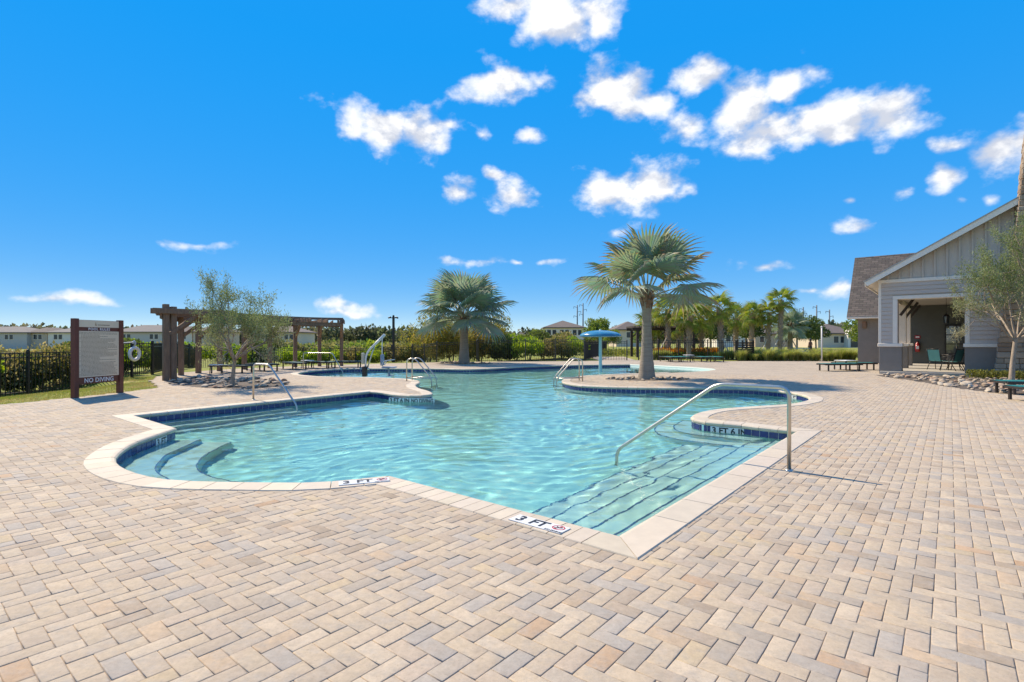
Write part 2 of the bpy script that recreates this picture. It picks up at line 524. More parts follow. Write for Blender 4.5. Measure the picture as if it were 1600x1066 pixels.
def water_material():
    m = bpy.data.materials.new('pool_water'); MATS['pool_water'] = m
    m.use_nodes = True
    nt = m.node_tree; N, L = nt.nodes, nt.links
    N.clear()
    out = N.new('ShaderNodeOutputMaterial')
    tc = N.new('ShaderNodeTexCoord')
    nz = N.new('ShaderNodeTexNoise'); nz.inputs['Scale'].default_value = 9.0; nz.inputs['Detail'].default_value = 3
    nz.inputs['Distortion'].default_value = 0.6
    L.new(tc.outputs['Object'], nz.inputs['Vector'])
    bp = N.new('ShaderNodeBump'); bp.inputs['Strength'].default_value = 0.4; bp.inputs['Distance'].default_value = 0.008
    L.new(nz.outputs['Fac'], bp.inputs['Height'])
    rf = N.new('ShaderNodeBsdfRefraction'); rf.inputs['IOR'].default_value = 1.333; rf.inputs['Roughness'].default_value = 0.0
    rf.inputs['Color'].default_value = (0.82, 0.99, 0.985, 1)
    gl = N.new('ShaderNodeBsdfGlossy'); gl.inputs['Roughness'].default_value = 0.02
    fr = N.new('ShaderNodeFresnel'); fr.inputs['IOR'].default_value = 1.333
    mx = N.new('ShaderNodeMixShader')
    L.new(bp.outputs[0], gl.inputs['Normal']); L.new(bp.outputs[0], fr.inputs['Normal'])
    L.new(bp.outputs[0], rf.inputs['Normal'])
    L.new(fr.outputs[0], mx.inputs[0]); L.new(rf.outputs[0], mx.inputs[1]); L.new(gl.outputs[0], mx.inputs[2])
    L.new(mx.outputs[0], out.inputs['Surface'])
    return m
M_WATER = water_material()

# ------------------------------------------------------------------ basin: walls, floor, benches and steps
POOL = thing('swimming_pool', 'free-form swimming pool with cream coping and cobalt waterline tiles set in the paving', 'pool')
def basin():
    mb = MB()
    n = len(OUT)
    fl = -1.03
    beach = [Vector(p) for p in seg_beach]
    bn = np.array([(p.x, p.y) for p in beach])
    # floor: fine grid clipped to the outline so that the beach entry can slope
    vs = [(p.x, p.y, -0.06) for p in OUT] + [(p.x, p.y, fl) for p in OUT]
    fs = [((i+1) % n, i, n+i, n+(i+1) % n) for i in range(n)]
    mb.add(vs, fs)
    v, t = fill([OUT], fl)
    mb.add(v, t)
    o = mb.build('basin_shell', M_PLASTER, POOL)
    o['label'] = 'plaster walls and floor of the pool with the water tint in their colour'
    # sloping beach entry: a fan of quads from the shore line down into the pool
    shore = [beach[i] for i in range(len(beach))]
    c = sum(shore, Vector((0, 0)))/len(shore) - Vector((2.5, 0))
    prof = [(0.0, -0.09), (0.05, -0.19), (0.42, -0.36), (0.8, -0.6), (1.5, -1.0)]
    mb = MB(); vs = []; fs = []
    for p in shore:
        for t, z in prof:
            q = p + (c - p)*t
            vs.append((q.x, q.y, z))
    k = len(prof)
    for i in range(len(shore)-1):
        for j in range(k-1):
            fs.append((i*k+j, (i+1)*k+j, (i+1)*k+j+1, i*k+j+1))
    mb.add(vs, fs, None, True)
    mb.build('beach_entry', mat('beach_pebble_finish', (0.36, 0.50, 0.45), 0.8, var=0.12, scale=6), POOL)
basin()

M_NOSE = mat('blue_nosing_tile', (0.075, 0.13, 0.25), 0.3, var=0.3, scale=6)
def left_of(path, d):
    return offset_path(path, -d)

def ledge(path, steps, tile=True, pale=True, last=0.03):
    """treads that run along a wall path (pool on its left): steps = [(outer distance, z), ...]"""
    prev = 0.0
    for i, (d, z) in enumerate(steps):
        a = left_of(path, prev); b = left_of(path, d)
        zn = steps[i+1][1] if i+1 < len(steps) else -1.025
        mb = MB(); n = len(path)
        b2 = left_of(path, d+(0.03 if i+1 < len(steps) else last))
        vs = [(p.x, p.y, z) for p in a] + [(p.x, p.y, z) for p in b] + [(p.x, p.y, zn-0.004) for p in b2]
        fs = []
        for j in range(n-1):
            fs += [(j, j+1, n+j+1, n+j), (n+j, n+j+1, 2*n+j+1, 2*n+j)]
        # close the ends
        mb.add(vs, fs)
        for e in (0, n-1):
            for aa, bb in ((a[e], b[e]),):
                mb.add([(aa.x, aa.y, z), (bb.x, bb.y, z), (bb.x, bb.y, -1.02), (aa.x, aa.y, -1.02)], [(0, 1, 2, 3)])
        st = mb.build('underwater_step', M_PLASTER_W if pale else M_PLASTER, POOL)
        if tile is True or (tile and i < tile):
            e0 = left_of(path, d-0.015); e1 = left_of(path, d+0.006)
            mb = MB()
            vs = [(p.x, p.y, z+0.006) for p in e0] + [(p.x, p.y, z+0.006) for p in e1] + [(p.x, p.y, z-0.018) for p in e1]
            fs = []
            for j in range(n-1):
                fs += [(j, j+1, n+j+1, n+j), (n+j, n+j+1, 2*n+j+1, 2*n+j)]
            mb.add(vs, fs)
            mb.build('nosing_tile_strip', M_NOSE, st)
        prev = d
OFF = 0.004
stp = dense([C_FRONT + A_DIR*0.02, C_RIGHT - A_DIR*0.02], 0.5)
ledge(stp, [(0.36, -0.33), (0.68, -0.50), (1.0, -0.67), (1.32, -0.82), (1.64, -0.93)])
pen_b = dense(seg_pen[1:32], 0.12)
ledge(pen_b, [(0.34, -0.34), (0.70, -0.62)])
bay_b = dense(seg_bay[1:54], 0.15)
ledge(bay_b, [(0.45, -0.29), (0.92, -0.52)], last=0.05)
lw = dense([P_A + (P_B-P_A)*0.45, P_B + (P_A-P_B)*0.02], 0.5)
ledge(lw, [(0.35, -0.34), (0.7, -0.6), (1.05, -0.88)])
nose = catmull(gp([(654,607),(668,611),(675,615.5),(663,618),(640,618.3)]), 5)
tip = catmull(gp([(1010,606),(932,604),(896,601),(879,596.5),(886,591)]), 5)
ledge(tip, [(0.3, -0.45)], tile=False)

# ------------------------------------------------------------------ water sheet with real ripples
def water():
    lo, hi = OUTN.min(0), OUTN.max(0)
    s = 0.042
    # rows get coarser with distance
    ys = [lo[1]-0.05]
    while ys[-1] < hi[1]:
        ys.append(ys[-1] + s*max(1.0, ys[-1]/9.0))
    ys = np.array(ys)
    allv, allf, base = [], [], 0
    xs = np.arange(lo[0]-0.1, hi[0]+0.2, 0.05)
    X, Y = np.meshgrid(xs, ys)
    P = np.stack([X.ravel(), Y.ravel()], 1)
    ins = inside(P, OUTN) | (dist_poly(P, OUTN) < 0.10)
    rng = np.random.default_rng(3)
    Z = np.zeros(len(P))
    wx = P[:, 0] + 0.35*np.sin(P[:, 1]*1.1+0.5*P[:, 0]); wy = P[:, 1] + 0.35*np.sin(P[:, 0]*1.3+1.0)
    for i in range(60):
        lam = 0.15*(1.06**i) * rng.uniform(0.85, 1.15)
        if lam > 1.9: lam = rng.uniform(0.16, 0.45)
        th = rng.normal(R(-60), 0.85)
        k = 2*math.pi/lam
        amp = 0.0036*lam**0.85
        Z += amp*np.sin(k*(wx*math.cos(th)+wy*math.sin(th)) + rng.uniform(0, 6.28))*(0.55+0.45*np.sin(0.9*wx*math.sin(th*3)+0.7*wy+i))
    Z *= WAVE
    nx = len(xs)
    I = np.arange(len(P)).reshape(len(ys), nx)
    q = np.stack([I[:-1, :-1], I[:-1, 1:], I[1:, 1:], I[1:, :-1]], -1).reshape(-1, 4)
    q = q[ins[q].all(1)]
    used = np.unique(q); remap = np.full(len(P), -1); remap[used] = np.arange(len(used))
    me = np_mesh('water', np.stack([P[used, 0], P[used, 1], WATER_Z+Z[used]], 1), remap[q], smooth=True)
    o = obj('water', me, M_WATER)
    tag(o, 'clear turquoise rippled pool water', None, None, 'structure')
    return o
WAVE = 0.50
WATER = water()

# ------------------------------------------------------------------ coping stones and waterline tiles
def path_pieces(path, size, gap):
    """cut a path into pieces of equal length: list of (start, end) polylines"""
    L = [0.0]
    for a, b in zip(path[:-1], path[1:]): L.append(L[-1] + (b-a).length)
    tot = L[-1]; n = max(1, round(tot/size)); res = []
    def pt(s):
        s = min(max(s, 0), tot)
        for i in range(len(L)-1):
            if s <= L[i+1] + 1e-9:
                t = (s-L[i])/max(1e-9, L[i+1]-L[i]); return path[i] + (path[i+1]-path[i])*t
        return path[-1]
    for i in range(n):
        s0, s1 = tot*i/n, tot*(i+1)/n
        res.append((pt(s0), pt(s1), s0/tot, s1/tot))
    return res, pt, tot
# profile of a coping stone across its width: (distance outwards from water edge, z)
COPE_PROF = [(0.29, -0.05), (0.29, 0.002), (0.284, 0.010), (0.02, 0.012), (-0.012, 0.004), (-0.030, -0.014), (-0.030, -0.042), (-0.012, -0.062), (0.10, -0.062)]
def coping():
    spots = []
    order = [k for k in SEGS if k != 'beach']
    for k in order:
        path = SEGS[k]
        if not CCW: pass
        size = {'front': 0.155, 'step': 0.61, 'long': 0.31, 'short': 0.31, 'bay': 0.30}.get(k, 0.31)
        pcs, pt, tot = path_pieces(path, size, 0)
        # outward normals at piece ends
        def nrm(s):
            e = 0.06
            t = (pt(s+e)-pt(s-e)).normalized()
            return Vector((t.y, -t.x))
        n = len(pcs)
        keys = list(SEGS.keys())
        for i, (a, b, s0, s1) in enumerate(pcs):
            na, nb = nrm(s0*tot), nrm(s1*tot)
            spots.append((k, i, n, a, b, na, nb))
    # mitre the true corners
    for idx in range(len(spots)):
        k, i, n, a, b, na, nb = spots[idx]
        pk = spots[idx-1]
        if (pk[4]-a).length < 0.02 and na.dot(pk[6]) < 0.97:
            m = (na + pk[6]).normalized(); m = m/max(0.35, m.dot(na))
            spots[idx] = (k, i, n, a, b, m, nb)
            spots[idx-1] = pk[:6] + (m.copy(),)
    res = []
    for (k, i, n, a, b, na, nb) in spots:
        mid = (a+b)/2
        res.append((mid.length, k, a, b, na, nb))
    res.sort(key=lambda t: t[0])
    far = MB()
    for r, (dist, k, a, b, na, nb) in enumerate(res):
        g = 0.004
        t = (b-a).normalized()
        m = 3 if k in ('pen', 'far', 'bay') else 1
        mb = MB(); vs = []
        q = len(COPE_PROF)
        jz = RNG.uniform(-0.0012, 0.0012)
        for e in range(m+1):
            f = e/m
            p = a + (b-a)*f; nn = na + (nb-na)*f
            sh = t*(g if e == 0 else (-g if e == m else 0))
            for d, z in COPE_PROF:
                w = p + nn*d + sh
                vs.append((w.x, w.y, z+jz))
        fs = []
        for e in range(m):
            for j in range(q):
                j2 = (j+1) % q
                fs.append((e*q+j, e*q+j2, (e+1)*q+j2, (e+1)*q+j))
        fs.append(tuple(reversed(range(q)))); fs.append(tuple(m*q+j for j in range(q)))
        v = RNG.uniform(0.90, 1.06)
        col = (v, v*RNG.uniform(0.985, 1.01), v*RNG.uniform(0.96, 1.02))
        if r < 260:
            mb.add(vs, fs, col); mb.build('coping_stone', M_COPE, POOL)
        else:
            far.add(vs, fs, col)
    o = far.build('far_coping', M_COPE, POOL); tag(o, kind='stuff')
coping()

def tiles():
    """cobalt tiles 15 cm square below the coping; the biggest in view one by one"""
    res = []
    for k in SEGS:
        if k in ('beach', 'front', 'step'): continue
        pcs, pt, tot = path_pieces(SEGS[k], 0.152, 0)
        for (a, b, s0, s1) in pcs:
            res.append(((a+b).length/2, a, b, k))
    res.sort(key=lambda t: t[0])
    far = MB(); grout = MB()
    for r, (d, a, b, k) in enumerate(res):
        t = (b-a).normalized(); n = Vector((t.y, -t.x))
        g = 0.006
        p0, p1 = a+t*g, b-t*g
        inn = -n
        def face(o, z0, z1, pp0, pp1):
            return [(pp0.x+inn.x*o, pp0.y+inn.y*o, z0), (pp1.x+inn.x*o, pp1.y+inn.y*o, z0), (pp1.x+inn.x*o, pp1.y+inn.y*o, z1), (pp0.x+inn.x*o, pp0.y+inn.y*o, z1)]
        fr = face(0.012, -0.212, -0.066, p0, p1); bk = face(0.002, -0.212, -0.066, p0, p1)
        vs = fr + bk
        fs = [(1, 0, 3, 2), (0, 4, 7, 3), (5, 1, 2, 6), (4, 0, 1, 5), (3, 7, 6, 2)]
        if r < 230:
            mb = MB(); mb.add(vs, fs); mb.build('waterline_tile', M_TILE, POOL)
        else:
            far.add(vs, fs)
        grout.add(face(0.006, -0.218, -0.06, a, b), [(1, 0, 3, 2)])
    o = far.build('far_waterline_tiles', M_TILE, POOL); tag(o, kind='stuff')
    tag(grout.build('grout_bed', M_GROUT, POOL), kind='stuff')
tiles()

# sunlight is bent by the ripples and gathers in bright lines on the plaster
sun_data.cycles.is_caustics_light = True
WATER.cycles.is_caustics_caster = True
for o_ in POOL.children_recursive:
    o_.cycles.is_caustics_receiver = True
# ------------------------------------------------------------------ paved deck
def paver_material():
    m = bpy.data.materials.new('tumbled_concrete_paver'); MATS['paver'] = m
    m.use_nodes = True
    nt = m.node_tree; N, L = nt.nodes, nt.links
    b = N['Principled BSDF']; b.inputs['Roughness'].default_value = 0.85; b.inputs['Specular IOR Level'].default_value = 0.25
    geo = N.new('ShaderNodeNewGeometry')
    at_ = N.new('ShaderNodeAttribute'); at_.attribute_name = 'tint'
    def noise(scale, detail, rough=0.6):
        n = N.new('ShaderNodeTexNoise'); n.inputs['Scale'].default_value = scale; n.inputs['Detail'].default_value = detail
        n.inputs['Roughness'].default_value = rough
        L.new(geo.outputs['Position'], n.inputs['Vector']); return n.outputs['Fac']
    def rng_(v, a, b_, c, d):
        r = N.new('ShaderNodeMapRange'); r.inputs['From Min'].default_value = a; r.inputs['From Max'].default_value = b_
        r.inputs['To Min'].default_value = c; r.inputs['To Max'].default_value = d; L.new(v, r.inputs['Value']); return r.outputs[0]
    def mixc(f, a, bcol):
        x = N.new('ShaderNodeMix'); x.data_type = 'RGBA'; L.new(f, x.inputs['Factor'])
        if hasattr(a, 'is_output'): L.new(a, x.inputs['A'])
        else: x.inputs['A'].default_value = a
        x.inputs['B'].default_value = bcol
        return x.outputs['Result']
    c = at_.outputs['Color']
    c = mixc(rng_(noise(8.0, 5, 0.7), 0.50, 0.72, 0, 0.62), c, (0.44, 0.345, 0.26, 1))      # warm blotches
    c = mixc(rng_(noise(6.3, 5, 0.75), 0.48, 0.70, 0, 0.65), c, (0.375, 0.335, 0.285, 1))    # grey blotches
    c = mixc(rng_(noise(60.0, 4, 0.85), 0.55, 0.72, 0, 0.62), c, (0.26, 0.20, 0.15, 1))   # pits
    c = mixc(rng_(noise(0.9, 6, 0.75), 0.50, 0.80, 0, 0.42), c, (0.33, 0.27, 0.21, 1))   # grime
    sc = N.new('ShaderNodeVectorMath'); sc.operation = 'SCALE'; L.new(c, sc.inputs[0])
    L.new(rng_(noise(22, 6, 0.75), 0.25, 0.75, 0.80, 1.14), sc.inputs['Scale'])
    L.new(sc.outputs[0], b.inputs['Base Color'])
    bp = N.new('ShaderNodeBump'); bp.inputs['Strength'].default_value = 0.7; bp.inputs['Distance'].default_value = 0.004
    L.new(noise(75, 5, 0.8), bp.inputs['Height']); L.new(bp.outputs[0], b.inputs['Normal'])
    return m
M_PAVER = paver_material()
def deck_material():
    m = bpy.data.materials.new('jointing_sand'); MATS['sand'] = m
    m.use_nodes = True
    nt = m.node_tree; N, L = nt.nodes, nt.links
    b = N['Principled BSDF']; b.inputs['Roughness'].default_value = 0.9; b.inputs['Specular IOR Level'].default_value = 0.2
    geo = N.new('ShaderNodeNewGeometry')
    mp = N.new('ShaderNodeMapping'); mp.inputs['Rotation'].default_value = (0, 0, -math.atan2(B_DIR.y, B_DIR.x))
    L.new(geo.outputs['Position'], mp.inputs['Vector'])
    br = N.new('ShaderNodeTexBrick'); br.inputs['Scale'].default_value = 1.0
    br.inputs['Brick Width'].default_value = 0.2; br.inputs['Row Height'].default_value = 0.1; br.inputs['Mortar Size'].default_value = 0.006
    br.inputs['Color1'].default_value = (0.47, 0.39, 0.295, 1); br.inputs['Color2'].default_value = (0.40, 0.335, 0.26, 1)
    br.inputs['Mortar'].default_value = (0.26, 0.21, 0.165, 1)
    L.new(mp.outputs[0], br.inputs['Vector'])
    nz = N.new('ShaderNodeTexNoise'); nz.inputs['Scale'].default_value = 0.55; nz.inputs['Detail'].default_value = 6
    L.new(geo.outputs['Position'], nz.inputs['Vector'])
    r = N.new('ShaderNodeMapRange'); r.inputs['From Min'].default_value = 0.3; r.inputs['From Max'].default_value = 0.7
    r.inputs['To Min'].default_value = 0.90; r.inputs['To Max'].default_value = 1.06
    L.new(nz.outputs['Fac'], r.inputs['Value'])
    sc = N.new('ShaderNodeVectorMath'); sc.operation = 'SCALE'; L.new(br.outputs['Color'], sc.inputs[0]); L.new(r.outputs[0], sc.inputs['Scale'])
    # beyond the pavers that are laid one by one the paving continues in the material
    at_ = N.new('ShaderNodeAttribute'); at_.attribute_name = 'laid'
    mx = N.new('ShaderNodeMix'); mx.data_type = 'RGBA'
    L.new(at_.outputs['Fac'], mx.inputs['Factor'])
    L.new(sc.outputs[0], mx.inputs['A']); mx.inputs['B'].default_value = (0.31, 0.245, 0.185, 1)
    L.new(mx.outputs['Result'], b.inputs['Base Color'])
    return m
M_SAND = deck_material()

PAVE_FAR = 23.0
BEDS = []            # planting beds cut out of the paving: (polygon)
BED_LEFT = catmull(gp([(262,599),(300,604.5),(360,607.5),(420,606),(452,600),(440,594),(400,591),(350,589.5),(300,589),(268,592)]), 4, True)
BED_RIGHT = catmull([Vector(G(1369,586)), Vector(G(1424,594.5)), Vector(G(1465,602)), Vector(G(1529,611)), Vector(G(1600,617)), Vector((16.5,13.2)), Vector((22.5,17.0)), Vector((20.2,20.6)), Vector((18.6,22.1))], 4, True)
_pb = Vector((5.27, 20.6)); BED_PALM = [Vector((_pb.x+1.55*math.cos(a), _pb.y-0.1+0.85*math.sin(a))) for a in np.linspace(0, 2*math.pi, 20, endpoint=False)]
_pc = Vector((-3.2, 35.3)); BED_PALM2 = [Vector((_pc.x+1.9*math.cos(a), _pc.y+1.1*math.sin(a))) for a in np.linspace(0, 2*math.pi, 20, endpoint=False)]
BEDS = [BED_LEFT, BED_RIGHT, BED_PALM, BED_PALM2]
def V2(P): return np.array([(p.x, p.y) for p in P])

def deck():
    # split in two zones at PAVE_FAR so the joint sand shows only between laid pavers
    vs, ts = fill([DECK, OUT_COPE], -0.006)
    bm = bmesh.new()
    bv = [bm.verts.new(v) for v in vs]
    for t in ts:
        try: bm.faces.new([bv[i] for i in t])
        except ValueError: pass
    bmesh.ops.bisect_plane(bm, geom=bm.verts[:]+bm.edges[:]+bm.faces[:], plane_co=(0, PAVE_FAR, 0), plane_no=(0, 1, 0))
    me = bpy.data.meshes.new('pool_deck'); bm.normal_update(); bm.to_mesh(me); bm.free()
    a = me.attributes.new('laid', 'FLOAT', 'FACE')
    for i, p in enumerate(me.polygons):
        a.data[i].value = 1.0 if p.center.y < PAVE_FAR else 0.0
    o = obj('pool_deck', me, M_SAND)
    tag(o, 'herringbone pool deck of cream, grey and peach concrete pavers', None, None, 'structure')
    return o
DECK_O = deck()

def pavers():
    s = 0.1015
    ex, ey = np.array(B_DIR), np.array(A_DIR)
    lim = 34
    i, j = np.meshgrid(np.arange(-330, 331), np.arange(-40, 331))
    i, j = i.ravel(), j.ravel()
    k = (i-j) % 4
    H = k == 0; Vv = k == 3
    ci = np.where(H, i+1.0, i+0.5); cj = np.where(H, j+0.5, j+1.0)
    sel = H | Vv
    ci, cj, H = ci[sel], cj[sel], H[sel]
    C = (ci[:, None]*ex + cj[:, None]*ey)*s + np.array([0.05, 0.02])
    m = (C[:, 1] > 1.0) & (C[:, 1] < PAVE_FAR-0.02) & (np.abs(C[:, 0]) < 1.04*C[:, 1]+2.2)
    C, H = C[m], H[m]
    m = inside(C, DECKN) & ~inside(C, OUTN)
    C, H = C[m], H[m]
    d = dist_poly(C, OUTN)
    m = d > 0.29-0.115
    for Bd in BEDS: m &= ~inside(C, V2(Bd))
    C, H = C[m], H[m]
    n = len(C)
    pal = np.array([(0.47,0.395,0.305),(0.45,0.38,0.30),(0.43,0.365,0.295),(0.48,0.41,0.325),(0.39,0.345,0.295),(0.375,0.345,0.315),(0.45,0.355,0.26),(0.43,0.315,0.22),(0.46,0.38,0.27),(0.44,0.37,0.30),(0.40,0.335,0.27),(0.345,0.285,0.225),(0.40,0.28,0.185)])
    w = np.array([17,14,13,15,9,8,4,1,4,9,8,4,1], float); w /= w.sum()
    T = pal[NP.choice(len(pal), n, p=w)]*NP.uniform(0.93, 1.07, (n, 1))*np.array([1.06, 1.0, 0.905])
    far = C[:, 1]
    hx, hy = 0.0992, 0.0490            # half sizes with the joint taken off
    ax = np.where(H[:, None], ex, ey); ay = np.where(H[:, None], ey, -ex)
    yaw = NP.normal(0, 0.006, n)
    ax, ay = ax*np.cos(yaw)[:, None]+ay*np.sin(yaw)[:, None], ay*np.cos(yaw)[:, None]-ax*np.sin(yaw)[:, None]
    dz = NP.normal(0, 0.0008, n); tx = NP.normal(0, 0.007, n); ty = NP.normal(0, 0.009, n)
    # the 300 that show largest are objects of their own
    dep = np.hypot(C[:, 0], C[:, 1]*1.0)
    vis = (np.abs(C[:, 0]) < 0.975*C[:, 1]-0.02) & (C[:, 1] > 2.30)
    size = np.where(vis, 1/(C[:, 1]**2), 0)
    own = np.zeros(n, bool); own[np.argsort(-size)[:300]] = True
    b = 0.0028
    ring = lambda hx_, hy_, z: [(-hx_, -hy_, z), (hx_, -hy_, z), (hx_, hy_, z), (-hx_, hy_, z)]
    loc = np.array(ring(hx, hy, -0.022) + ring(hx, hy, -b) + ring(hx-b*0.8, hy-b*0.8, -0.0008) + ring(hx-b*2.2, hy-b*2.2, 0.0))
    q = []
    for L0 in (0, 4, 8):
        for e in range(4):
            q.append((L0+e, L0+(e+1) % 4, L0+4+(e+1) % 4, L0+4+e))
    q.append((12, 13, 14, 15))
    q = np.array(q)
    def batch(idx, name):
        nn = len(idx)
        Vx = (C[idx][:, None, :] + loc[None, :, 0:1]*ax[idx][:, None, :] + loc[None, :, 1:2]*ay[idx][:, None, :])
        Vz = loc[None, :, 2] + dz[idx][:, None] + loc[None, :, 0]*tx[idx][:, None] + loc[None, :, 1]*ty[idx][:, None]
        Vs = np.concatenate([Vx, Vz[..., None]], -1).reshape(-1, 3)
        Fs = (q[None] + (np.arange(nn)*len(loc))[:, None, None]).reshape(-1, 4)
        me = np_mesh(name, Vs, Fs, tint=np.repeat(T[idx], len(q), 0))
        return me
    rest = np.where(~own)[0]
    o = obj('paver_field', batch(rest, 'paver_field'), M_PAVER, DECK_O); tag(o, kind='stuff')
    shared = {}
    for r in np.where(own)[0]:
        key = tuple(np.round(T[r]*33).astype(int))
        if key not in shared:
            shared[key] = np_mesh('paver', loc, q, tint=np.repeat(T[r][None], len(q), 0)); shared[key].materials.append(M_PAVER)
        p = bpy.data.objects.new('paver', shared[key]); COL.objects.link(p); p.parent = DECK_O
        p.location = (C[r, 0], C[r, 1], dz[r])
        p.rotation_euler = (ty[r], -tx[r], math.atan2(ax[r, 1], ax[r, 0]))
    return n
N_PAVERS = pavers()

# ------------------------------------------------------------------ terrain
def smooth(a, b, x):
    t = min(1, max(0, (x-a)/(b-a))); return t*t*(3-2*t)
def ground_z(x, y):
    """lawn falls away from the deck on the left and behind"""
    d = max(0.0, -11.8 - x) if y < 20 else max(0.0, math.hypot(x+4, y-22) - 14.5)
    left = smooth(3.0, -6.0, x - max(0, (y-60))*0.05)
    return -0.03 - 0.32*smooth(1.0, 5.0, d)*left - 0.65*smooth(5.0, 16.0, d)*left*smooth(20, 30, y)
def grass_material():
    m = bpy.data.materials.new('lawn'); MATS['lawn'] = m
    m.use_nodes = True
    nt = m.node_tree; N, L = nt.nodes, nt.links
    b = N['Principled BSDF']; b.inputs['Roughness'].default_value = 0.9; b.inputs['Specular IOR Level'].default_value = 0.1
    geo = N.new('ShaderNodeNewGeometry')
    def noise(s, d=5):
        n = N.new('ShaderNodeTexNoise'); n.inputs['Scale'].default_value = s; n.inputs['Detail'].default_value = d
        L.new(geo.outputs['Position'], n.inputs['Vector']); return n.outputs['Fac']
    r = N.new('ShaderNodeValToRGB')
    e = r.color_ramp.elements
    e[0].position = 0.32; e[0].color = (0.14, 0.19, 0.03, 1)
    e[1].position = 0.68; e[1].color = (0.36, 0.27, 0.11, 1)
    x = e.new(0.5); x.color = (0.23, 0.25, 0.05, 1)
    L.new(noise(1.1, 6), r.inputs['Fac'])
    sc = N.new('ShaderNodeVectorMath'); sc.operation = 'SCALE'; L.new(r.outputs[0], sc.inputs[0])
    mr = N.new('ShaderNodeMapRange'); mr.inputs['From Min'].default_value = 0.3; mr.inputs['From Max'].default_value = 0.7
    mr.inputs['To Min'].default_value = 0.7; mr.inputs['To Max'].default_value = 1.3
    L.new(noise(24, 4), mr.inputs['Value']); L.new(mr.outputs[0], sc.inputs['Scale'])
    L.new(sc.outputs[0], b.inputs['Base Color'])
    return m
M_LAWN = grass_material()
def terrain():
    c = Vector((0.0, 20.0))
    # starts under the deck, outside the pool
    hull = [Vector(p) for p in [(-12.6,-3.5),(13.0,-3.5),(16.0,6),(16.0,13),(19.0,20.5),(17.0,24.0),(19.5,30),(19.5,38.2),(9,39.4),(0.5,38.0),(-4,37.2),(-10.2,32.6),(-13.0,30.0),(-14.8,27),(-15.0,24),(-13.2,19.8),(-11.0,16.6),(-11.3,12.2),(-12.2,9)]]
    ring0 = dense(hull + [hull[0]], 1.0)[:-1]
    scales = [0.985, 1.0, 1.03, 1.08, 1.15, 1.25, 1.4, 1.7, 2.2, 3.2, 5, 9, 20, 60, 200]
    n = len(ring0); vs = []; fs = []
    for si, s_ in enumerate(scales):
        for p in ring0:
            q = c + (p-c)*s_
            z = ground_z(q.x, q.y) if s_ > 1.0 else -0.022
            vs.append((q.x, q.y, z))
    for r in range(len(scales)-1):
        for k in range(n):
            k2 = (k+1) % n
            fs.append((r*n+k, r*n+k2, (r+1)*n+k2, (r+1)*n+k))
    me = bpy.data.meshes.new('ground'); me.from_pydata(vs, [], fs); me.update()
    bm = bmesh.new(); bm.from_mesh(me); bmesh.ops.recalc_face_normals(bm, faces=bm.faces[:])
    if sum(f.normal.z for f in bm.faces) < 0: bmesh.ops.reverse_faces(bm, faces=bm.faces[:])
    bm.to_mesh(me); bm.free()
    me.polygons.foreach_set('use_smooth', [True]*len(me.polygons))
    o = obj('ground', me, M_LAWN)
    tag(o, 'grassy ground reaching from the pool deck to the horizon', None, None, 'structure')
terrain()

def leaf_quads(P, size, rng, up=0.3, aspect=0.45, fold=0.0, tint=None, droop=None):
    """small pointed leaf faces at points P: arrays of verts and quads"""
    n = len(P)
    size = np.broadcast_to(size, (n,))
    d = rng.normal(size=(n, 3)); d[:, 2] += up*2
    if droop is not None: d = d*0.6 + droop
    d /= np.linalg.norm(d, axis=1, keepdims=True)
    s = rng.normal(size=(n, 3)); s -= d*(s*d).sum(1, keepdims=True)
    s /= np.linalg.norm(s, axis=1, keepdims=True)
    a = P; b = P + d*size[:, None]*0.5 + s*size[:, None]*aspect*0.5
    c = P + d*size[:, None]; e = P + d*size[:, None]*0.5 - s*size[:, None]*aspect*0.5
    V = np.stack([a, b, c, e], 1).reshape(-1, 3)
    F = np.arange(n*4).reshape(n, 4)
    return V, F

def lawn_blades():
    rng = np.random.default_rng(5)
    n = 60000
    Y = 8 + 14*rng.random(n); X = -17.0 + 7*rng.random(n)
    P = np.stack([X, Y], 1)
    m = ~inside(P, DECKN) & ~inside(P, V2(BED_LEFT))
    P = P[m]; n = len(P)
    z = np.array([ground_z(x, y) for x, y in P])
    P3 = np.column_stack([P, z-0.005])
    h = rng.uniform(0.025, 0.07, n)
    th = rng.uniform(0, 6.28, n); w = 0.006
    dx = np.cos(th)*w; dy = np.sin(th)*w
    lean = rng.normal(0, 0.02, (n, 2))
    V = np.stack([P3 + np.stack([dx, dy, 0*dx], 1), P3 - np.stack([dx, dy, 0*dx], 1), P3 + np.column_stack([lean, h])], 1).reshape(-1, 3)
    F = np.arange(n*3).reshape(n, 3)
    patch = 0.5+0.5*np.sin(P[:, 0]*2.1+np.sin(P[:, 1]*1.7)*1.4)*np.sin(P[:, 1]*1.3+np.cos(P[:, 0]*1.1))
    t = np.clip(patch*0.9 + rng.normal(0, 0.25, n), 0, 1)[:, None]
    tint = (1-t)*np.array([0.25, 0.32, 0.05]) + t*np.array([0.48, 0.37, 0.16])
    me = np_mesh('lawn_grass', V, F, tint=tint)
    o = obj('lawn_grass', me, mat('grass_blade', (1, 1, 1), 0.8, var=0.1, tint=True, trans=0.3))
    tag(o, 'patchy green and straw coloured lawn grass behind the rules board', None, None, 'stuff')
lawn_blades()

